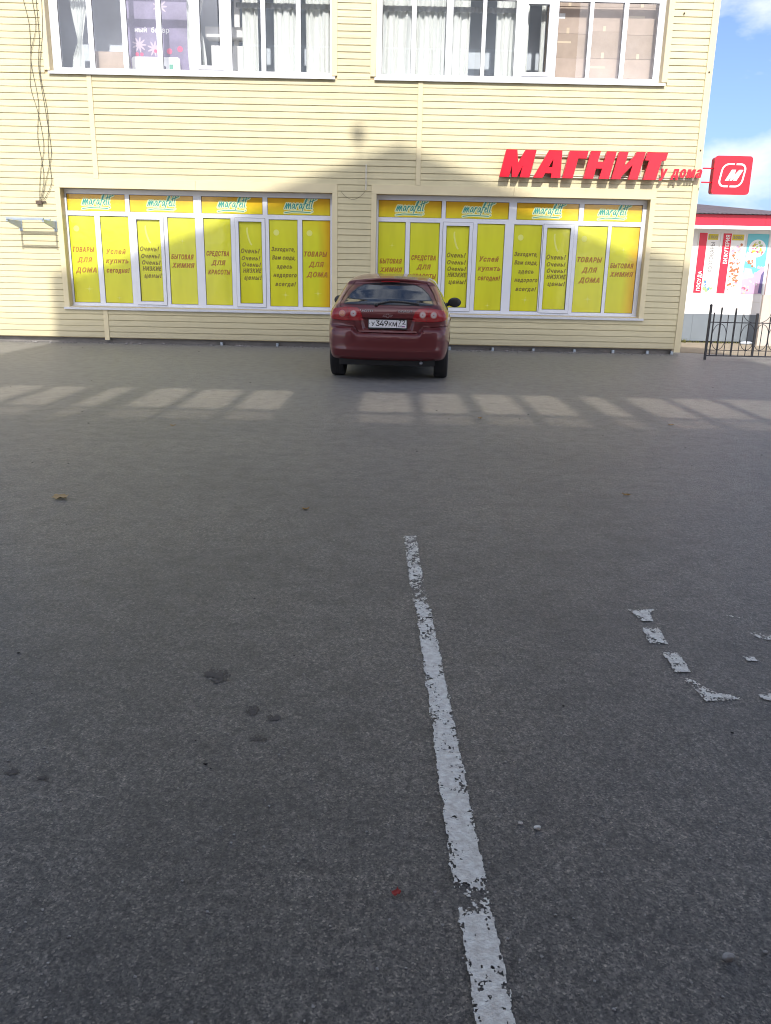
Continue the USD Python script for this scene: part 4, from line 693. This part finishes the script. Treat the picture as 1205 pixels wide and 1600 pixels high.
# ------------------------------------------------------------------ weeds, litter, pebbles, stains, painted lines
wd_v, wd_f = [], []
for _ in range(260):
    x, y = rng.uniform(6.2, 9.4), 19.66 - abs(rng.normal(0, 0.06)); h = rng.uniform(0.02, 0.085) * (0.5 + meshkit.noise(np.array([x * 2.2, 0, 0]))); a_ = rng.uniform(0, 6.28); w = rng.uniform(0.006, 0.014); d = np.array([math.cos(a_), math.sin(a_)])
    k = len(wd_v); wd_v += [(x - w * d[1], y + w * d[0], 0.012), (x + w * d[1], y - w * d[0], 0.012), (x + d[0] * h * 0.6, y + d[1] * h * 0.6, 0.012 + h)]; wd_f.append((k, k + 1, k + 2))
obj('weeds', (np.array(wd_v), np.array(wd_f)), M['weeds'], label='sparse low weeds growing along the base of the kiosk', cat='weeds', kind='stuff')
def crumple(nx, ny, sx, sy, h, seed, curl=0.0):
    u, v = np.meshgrid(np.linspace(-1, 1, nx), np.linspace(-1, 1, ny)); z = h * meshkit.fbm(np.stack([u * 2 + seed, v * 2, 0 * u], -1), 3, seed) + curl * (u ** 2 + 0.4 * v ** 2)
    z = z - z.min() + 0.004; P = np.stack([u * sx / 2, v * sy / 2, z], -1).reshape(-1, 3)
    return P, np.array([(j * nx + i, j * nx + i + 1, (j + 1) * nx + i + 1, (j + 1) * nx + i) for j in range(ny - 1) for i in range(nx - 1)])
def lay(name, pv, loc, rot, mt, label, cat, smooth=True, group=None):
    P, F = pv; c, s = math.cos(rot), math.sin(rot); P = P @ np.array([[c, s, 0], [-s, c, 0], [0, 0, 1]]) + np.array(loc)
    return obj(name, (P, F), M[mt], smooth=smooth, label=label, cat=cat, group=group)
bagm = trimesh.creation.icosphere(3, 1.0); bagm.vertices *= 1 + 0.5 * (meshkit.fbm(bagm.vertices * 2.2 + 9, 3, 4) - 0.5)[:, None]; bagm.vertices *= [0.16, 0.07, 0.035]; bagm.vertices[:, 2] -= bagm.vertices[:, 2].min(); bagm.apply_translation([8.2, 19.4, 0.012])
obj('plastic_bag', bagm, M['bag'], smooth=True, label='crumpled pale blue plastic bag lying at the foot of the kiosk', cat='bag')
def scrap(seed): P, F = crumple(9, 6, 0.094, 0.075, 0.02, seed, 0.006); P[:, 1] += 0.012 * np.sin(P[:, 0] * 130); return P, F
lay('cardboard_scrap', scrap(3), (-2.16, 5.30, 0.0), 0.05, 'card_scrap', 'torn piece of tan cardboard lying on the asphalt at the left', 'scrap')
def leaf(sx, sy, seed):
    P, F = crumple(9, 7, sx, sy, 0.012, seed, 0.008); u = P[:, 0] / (sx / 2); P[:, 1] *= np.sqrt(np.clip(1 - u ** 2, 0.01, 1)) * (1 - 0.3 * u); return P, F
lay('dry_leaf', leaf(0.05, 0.035, 5), (-0.516, 5.15, 0), 0.3, 'straw', 'small dry leaf on the asphalt left of the far end of the white line', 'leaf')
lay('dry_leaf', leaf(0.06, 0.03, 6), (1.70, 5.67, 0), -0.3, 'straw', 'curled brown leaf on the asphalt above the worn white marking', 'leaf')
lay('dry_leaf', leaf(0.06, 0.04, 8), (2.95, 8.55, 0), -0.2, 'straw', 'brown leaf on the sunlit patch left of the right picture edge', 'leaf')
lay('dry_leaf', leaf(0.05, 0.04, 9), (0.98, 8.72, 0), 0.9, 'straw', 'brown leaf at the near edge of the sunlit patches right of the car', 'leaf')
lay('dry_leaf', leaf(0.05, 0.035, 10), (-2.08, 7.95, 0), 0.2, 'straw', 'pale leaf on the asphalt in front of the left sunlit patches', 'leaf')
lay('red_scrap', crumple(7, 6, 0.021, 0.018, 0.014, 11, 0.003), (0.045, 1.722, 0), 0.5, 'red_scrap', 'small crumpled red scrap left of the gap in the white line', 'scrap')
def pebble(x, y, r, seed, label, mt='stone', group=None):
    m = trimesh.creation.icosphere(2, r); m.vertices *= (0.75 + 0.5 * meshkit.noise(m.vertices / r * 1.3 + seed, seed))[:, None]; m.vertices *= [1.15, 0.9, 0.7]; m.apply_translation([x, y, r * 0.42])
    return obj('pebble', m, M[mt], smooth=40, label=label, cat='pebble', group=group)
pebble(0.806, 1.541, 0.012, 3, 'grey pebble right of the near end of the white line'); pebble(0.445, 1.99, 0.009, 5, 'pale chip beside the white line above its gap', 'paint'); pebble(0.40, 2.01, 0.006, 6, 'tiny pale chip nearest the white line above its gap', 'paint'); pebble(0.90, 1.56, 0.005, 8, 'tiny grey pebble beyond the largest pebble')
gv_, gf_ = [], []
ico = trimesh.creation.icosphere(0, 1.0)
for _ in range(1500):
    y = 1.15 + 16.0 * rng.random() ** 2.0; x = rng.uniform(-1, 1) * (0.75 + 0.52 * y); r = rng.uniform(0.0012, 0.0042) * (1 + 0.09 * y); v = ico.vertices * (r * rng.uniform(0.7, 1.3, (12, 1))) * [1, 1, 0.6] + [x, y, r * 0.25]
    gf_.append(ico.faces + 12 * len(gv_)); gv_.append(v)
obj('loose_grit', (np.vstack(gv_), np.vstack(gf_)), M['stone'], kind='stuff', label='loose grit scattered over the asphalt', cat='grit')
gv_, gf_ = [], []
for _ in range(45):
    y = 2.0 + 14.0 * rng.random() ** 1.3; x = rng.uniform(-1, 1) * (0.6 + 0.5 * y); r = rng.uniform(0.002, 0.0045) * (1 + 0.08 * y); v = ico.vertices * (r * rng.uniform(0.6, 1.5, (12, 1))) * [1.3, 1, 0.5] + [x, y, r * 0.25]
    gf_.append(ico.faces + 12 * len(gv_)); gv_.append(v)
obj('dark_crumbs', (np.vstack(gv_), np.vstack(gf_)), M['clod'], kind='stuff', label='small dark crumbs of dirt strewn over the asphalt', cat='dirt')
gv_, gf_ = [], []
for _ in range(200):
    x = rng.uniform(-7.5, 5.7); y = 16.56 - abs(rng.normal(0, 0.09)); r = rng.uniform(0.004, 0.02) if rng.random() < 0.85 else rng.uniform(0.02, 0.032); v = ico.vertices * (r * rng.uniform(0.7, 1.3, (12, 1))) * [1.3, 1, 0.6] + [x, y, r * 0.25]
    gf_.append(ico.faces + 12 * len(gv_)); gv_.append(v)
obj('wall_foot_grit', (np.vstack(gv_), np.vstack(gf_)), M['concrete'], kind='stuff', label='crumbs of rubble along the foot of the shop wall', cat='rubble')
def blob(cx, cy, rx, ry, seed, n=46):
    a = np.linspace(0, 2 * np.pi, n, endpoint=False); k = 0.65 + 0.7 * meshkit.fbm(np.c_[np.cos(a) * 1.4 + seed, np.sin(a) * 1.4, 0 * a], 4, seed); return Polygon(np.c_[cx + rx * k * np.cos(a), cy + ry * k * np.sin(a)]).buffer(0)
def painted(name, poly, wear, seed, cell, label, edge=0.013, mat='paint', zt=0.004):
    """Worn paint: cells of a thin sheet kept where the wear noise lets them."""
    x0, y0, x1, y1 = poly.bounds; xs_, ys_ = np.arange(x0, x1, cell), np.arange(y0, y1, cell); X, Y = np.meshgrid(xs_ + cell / 2, ys_ + cell / 2, indexing='ij')
    wx = 0.014 * (meshkit.fbm(np.stack([X * 30, Y * 30, 0 * X], -1), 3, seed + 11) - 0.5); wy_ = 0.024 * (meshkit.fbm(np.stack([X * 26, Y * 26, 0 * X + 5], -1), 3, seed + 12) - 0.5)
    pt = shapely.points((X + wx).ravel(), (Y + wy_).ravel()); d = np.where(shapely.contains(poly, pt), shapely.distance(pt, poly.exterior), -1).reshape(X.shape)
    Q = np.stack([X, Y * 0.8, 0 * X], -1)
    n1 = meshkit.fbm(Q * 45, 4, seed); n2 = meshkit.fbm(Q * 11 + 5, 3, seed + 7); n3 = meshkit.fbm(Q * 160, 2, seed + 3)
    nz_ = 0.42 * n1 + 0.22 * n2 + 0.36 * n3 + np.clip(d / 0.03, 0, 1) * 0.075; qs = np.quantile(nz_[d > 0], np.linspace(0, 1, 101))
    keep = (d > 0) & (nz_ > np.interp(1 - np.clip(wear(X, Y), 0, 1), np.linspace(0, 1, 101), qs)) & (d > edge * n1)
    i, j = np.nonzero(keep); ax, ay = xs_[i], ys_[j]; c = cell; m = len(ax)
    v = np.stack([np.c_[ax, ay], np.c_[ax + c, ay], np.c_[ax + c, ay + c], np.c_[ax, ay + c]], 1).reshape(-1, 2); v = np.c_[v, np.full(len(v), zt)]
    obj(name, (v, np.arange(4 * m).reshape(-1, 4)), M[mat], kind='structure', label=label)
for cx, cy, rx, ry, sd_, lab in ((-0.628, 2.857, 0.050, 0.060, 2, 'largest dark oil spot on the asphalt left of the white line'), (-0.453, 2.606, 0.026, 0.032, 3, 'dark spot just below the largest oil spot'), (-0.379, 2.557, 0.028, 0.024, 4, 'dark spot second below the largest oil spot'), (-0.406, 2.417, 0.028, 0.022, 5, 'lowest dark spot below the largest oil spot'),
                                  (-1.123, 2.213, 0.026, 0.020, 6, 'black spot at the left picture edge'), (-1.029, 2.18, 0.022, 0.014, 7, 'small black spot right of the one at the left picture edge')):
    pb_ = blob(cx, cy, rx * 1.25, ry * 1.25, sd_); painted('oil_stain', pb_, (lambda X, Y: 0.92 - 0.80 * np.clip(np.hypot((X - cx) / rx, (Y - cy) / ry) - 0.2, 0, 1)), 60 + sd_, 0.002, lab, 0.004, 'stain', 0.002)
cl = [(4.655, 0.1465, 0.044), (3.8, 0.156 + 0.007, 0.042), (3.485, 0.185, 0.041), (1.76, 0.236, 0.050), (1.37, 0.2515, 0.0475), (0.9, 0.27, 0.047)]
line = Polygon([(x - w, y) for y, x, w in cl] + [(x + w, y) for y, x, w in cl[::-1]])
wear_line = lambda X, Y: np.interp(Y, [0.9, 1.5, 1.65, 1.70, 1.735, 1.79, 2.3, 2.6, 3.0, 3.3, 3.45, 3.6, 3.70, 3.85, 3.95, 4.3, 4.66], [0.90, 0.90, 0.86, 0.06, 0.08, 0.90, 0.93, 0.88, 0.82, 0.74, 0.6, 0.42, 0.22, 0.30, 0.62, 0.70, 0.55])
painted('parking_line', line, wear_line, 21, 0.0022, 'worn white parking line running towards the car')
marks = [[(1.125, 3.594), (1.300, 3.597), (1.236, 3.548), (1.225, 3.453), (1.165, 3.445)], [(1.136, 3.392), (1.225, 3.397), (1.215, 3.207), (1.122, 3.209)], [(1.148, 3.143), (1.232, 3.147), (1.222, 2.954), (1.145, 2.951)], [(1.160, 2.91), (1.19, 2.92), (1.262, 2.80), (1.345, 2.79), (1.345, 2.744), (1.182, 2.725)]]
for k, (m_, wv_, lab) in enumerate(zip(marks, (0.72, 0.66, 0.78, 0.55), ('topmost worn dash of the faded white marking at the right', 'second dash from the top of the faded white marking', 'third and fullest dash of the faded white marking', 'hooked lowest dash of the faded white marking'))):
    painted('faded_marking', Polygon(m_), (lambda X, Y, w=wv_: w + 0 * X), 31 + k, 0.0025, lab)
for k, (m_, lab) in enumerate((([(1.595, 3.36), (1.70, 3.34), (1.70, 3.24), (1.62, 3.29)], 'ragged paint remnant at the right edge above the small round one'), ([(1.475, 3.115), (1.535, 3.115), (1.535, 3.065), (1.475, 3.065)], 'small round paint remnant at the right'), ([(1.395, 2.80), (1.50, 2.80), (1.50, 2.735), (1.40, 2.74)], 'paint remnant right of the hooked dash'), ([(1.56, 3.56), (1.70, 3.53), (1.70, 3.49), (1.6, 3.50)], 'thinnest paint remnant highest at the right edge'))):
    painted('faded_marking', Polygon(m_), (lambda X, Y, w=(0.35, 0.85, 0.6, 0.2)[k]: w + 0 * X), 41 + k, 0.0025, lab)

# ------------------------------------------------------------------ the gabled block behind the viewer: its shade lies over the yard and the shop's front
YB, TANE = -0.8, math.tan(SUN_EL)
dz = (W - YB) * TANE; ZE, ZA, XC, HWB = 1.28 + dz, 3.735 + dz, 0.10, 6.66
blk_ = thing('gabled_block', 'tall gabled brick block behind the viewer, casting the shadow on the shop front', 'building', (XC, YB, 0))
gab = Polygon([(-HWB, 0), (HWB, 0), (HWB, ZE), (0, ZA), (-HWB, ZE)])
bands = [(-6.28 - XC, -1.15 - XC), (-0.36 - XC, 4.95 - XC)]  # added window bands, shaped to throw light patches onto the yard
zc = lambda Y: (Y - YB) * TANE
bz = [(zc(9.10), zc(10.62)), (zc(8.42), zc(8.98))]
fr, back = gab, gab
for x0, x1 in bands: fr = fr.difference(sbox(x0, bz[1][0] - 0.06, x1, bz[0][1] + 0.06)); back = back.difference(sbox(x0 - 0.1, bz[1][0] + 4 * TANE - 0.3, x1 + 0.1, bz[0][1] + 4 * TANE + 0.9))
obj('front_wall', ext_xz(fr, -0.15, 0.0), M['brick'], blk_); obj('rear_wall', ext_xz(back, -4.15, -4.0), M['brick'], blk_)
for s in (-1, 1): obj('side_wall', bx(min(s * HWB, s * (HWB - 0.25)), max(s * HWB, s * (HWB - 0.25)), -3.999, -0.151, 0, ZE), M['brick'], blk_)
sl = (ZA - ZE) / HWB
for s in (-1, 1):
    pr = np.array([(0, ZA - 0.12), (0, ZA), (s * HWB, ZE), (s * HWB, ZE - 0.12)]); obj('roof_slope', ext_xz(Polygon(pr), -3.998, -0.152), M['k_roof'], blk_)
MU = [[(-5.508, .10), (-4.893, .10), (-4.267, .10), (-3.62, .20), (-3.06, .20), (-2.385, .09), (-1.75, .09)], [(0.333, .09), (0.974, .12), (1.6, .09), (2.27, .2), (2.84, .18), (3.51, .09), (4.13, .09)]]
for (x0, x1), mu_ in zip(bands, MU):
    g = sbox(x0, bz[1][0] - 0.06, x1, bz[0][1] + 0.06); edges = [x0] + [m for c, w in mu_ for m in (c - XC - w * 0.8, c - XC + w * 0.8)] + [x1]
    for i in range(0, len(edges), 2):
        for z0, z1 in bz: g = g.difference(sbox(edges[i] + (0.05 if i == 0 else 0), z0, edges[i + 1] - (0.05 if i == len(edges) - 2 else 0), z1))
    wf = obj('added_light_window', ext_xz(g, -0.11, -0.05), M['pvc'], blk_); m, uv = quad(x0, x1, bz[0][0] - 0.02, bz[0][1] + 0.05, -0.08); obj('pane', m, M['tint'], wf); m, uv = quad(x0, x1, bz[1][0] - 0.05, bz[1][1] + 0.005, -0.08); obj('pane', m, M['tint2'], wf)
for zf in (1.2, 4.2, 12.4):
    for k in range(5):
        x = -5.2 + 2.6 * k; w_ = obj('window', ext_xz(ring(x - 0.6, x + 0.6, zf, zf + 1.5, 0.06), 0.001, 0.04), M['pvc'], blk_); m, uv = quad(x - 0.6, x + 0.6, zf, zf + 1.5, 0.012); obj('pane', (m[0], m[1][:, ::-1]), M['car_glass'], w_)
obj('roof_vent', bar((-0.75, -0.08, ZA - 0.6), (-0.75, -0.08, 18.72 - 14.867 + dz), 0.02, 6), M['galv'], blk_)
obj('vent_cowl', trimesh.creation.icosphere(2, 1.0).apply_scale([0.15, 0.15, 0.13]).apply_translation([-0.75, -0.08, 3.94 + dz]), M['galv'], blk_, smooth=True)
print('boards', nb)
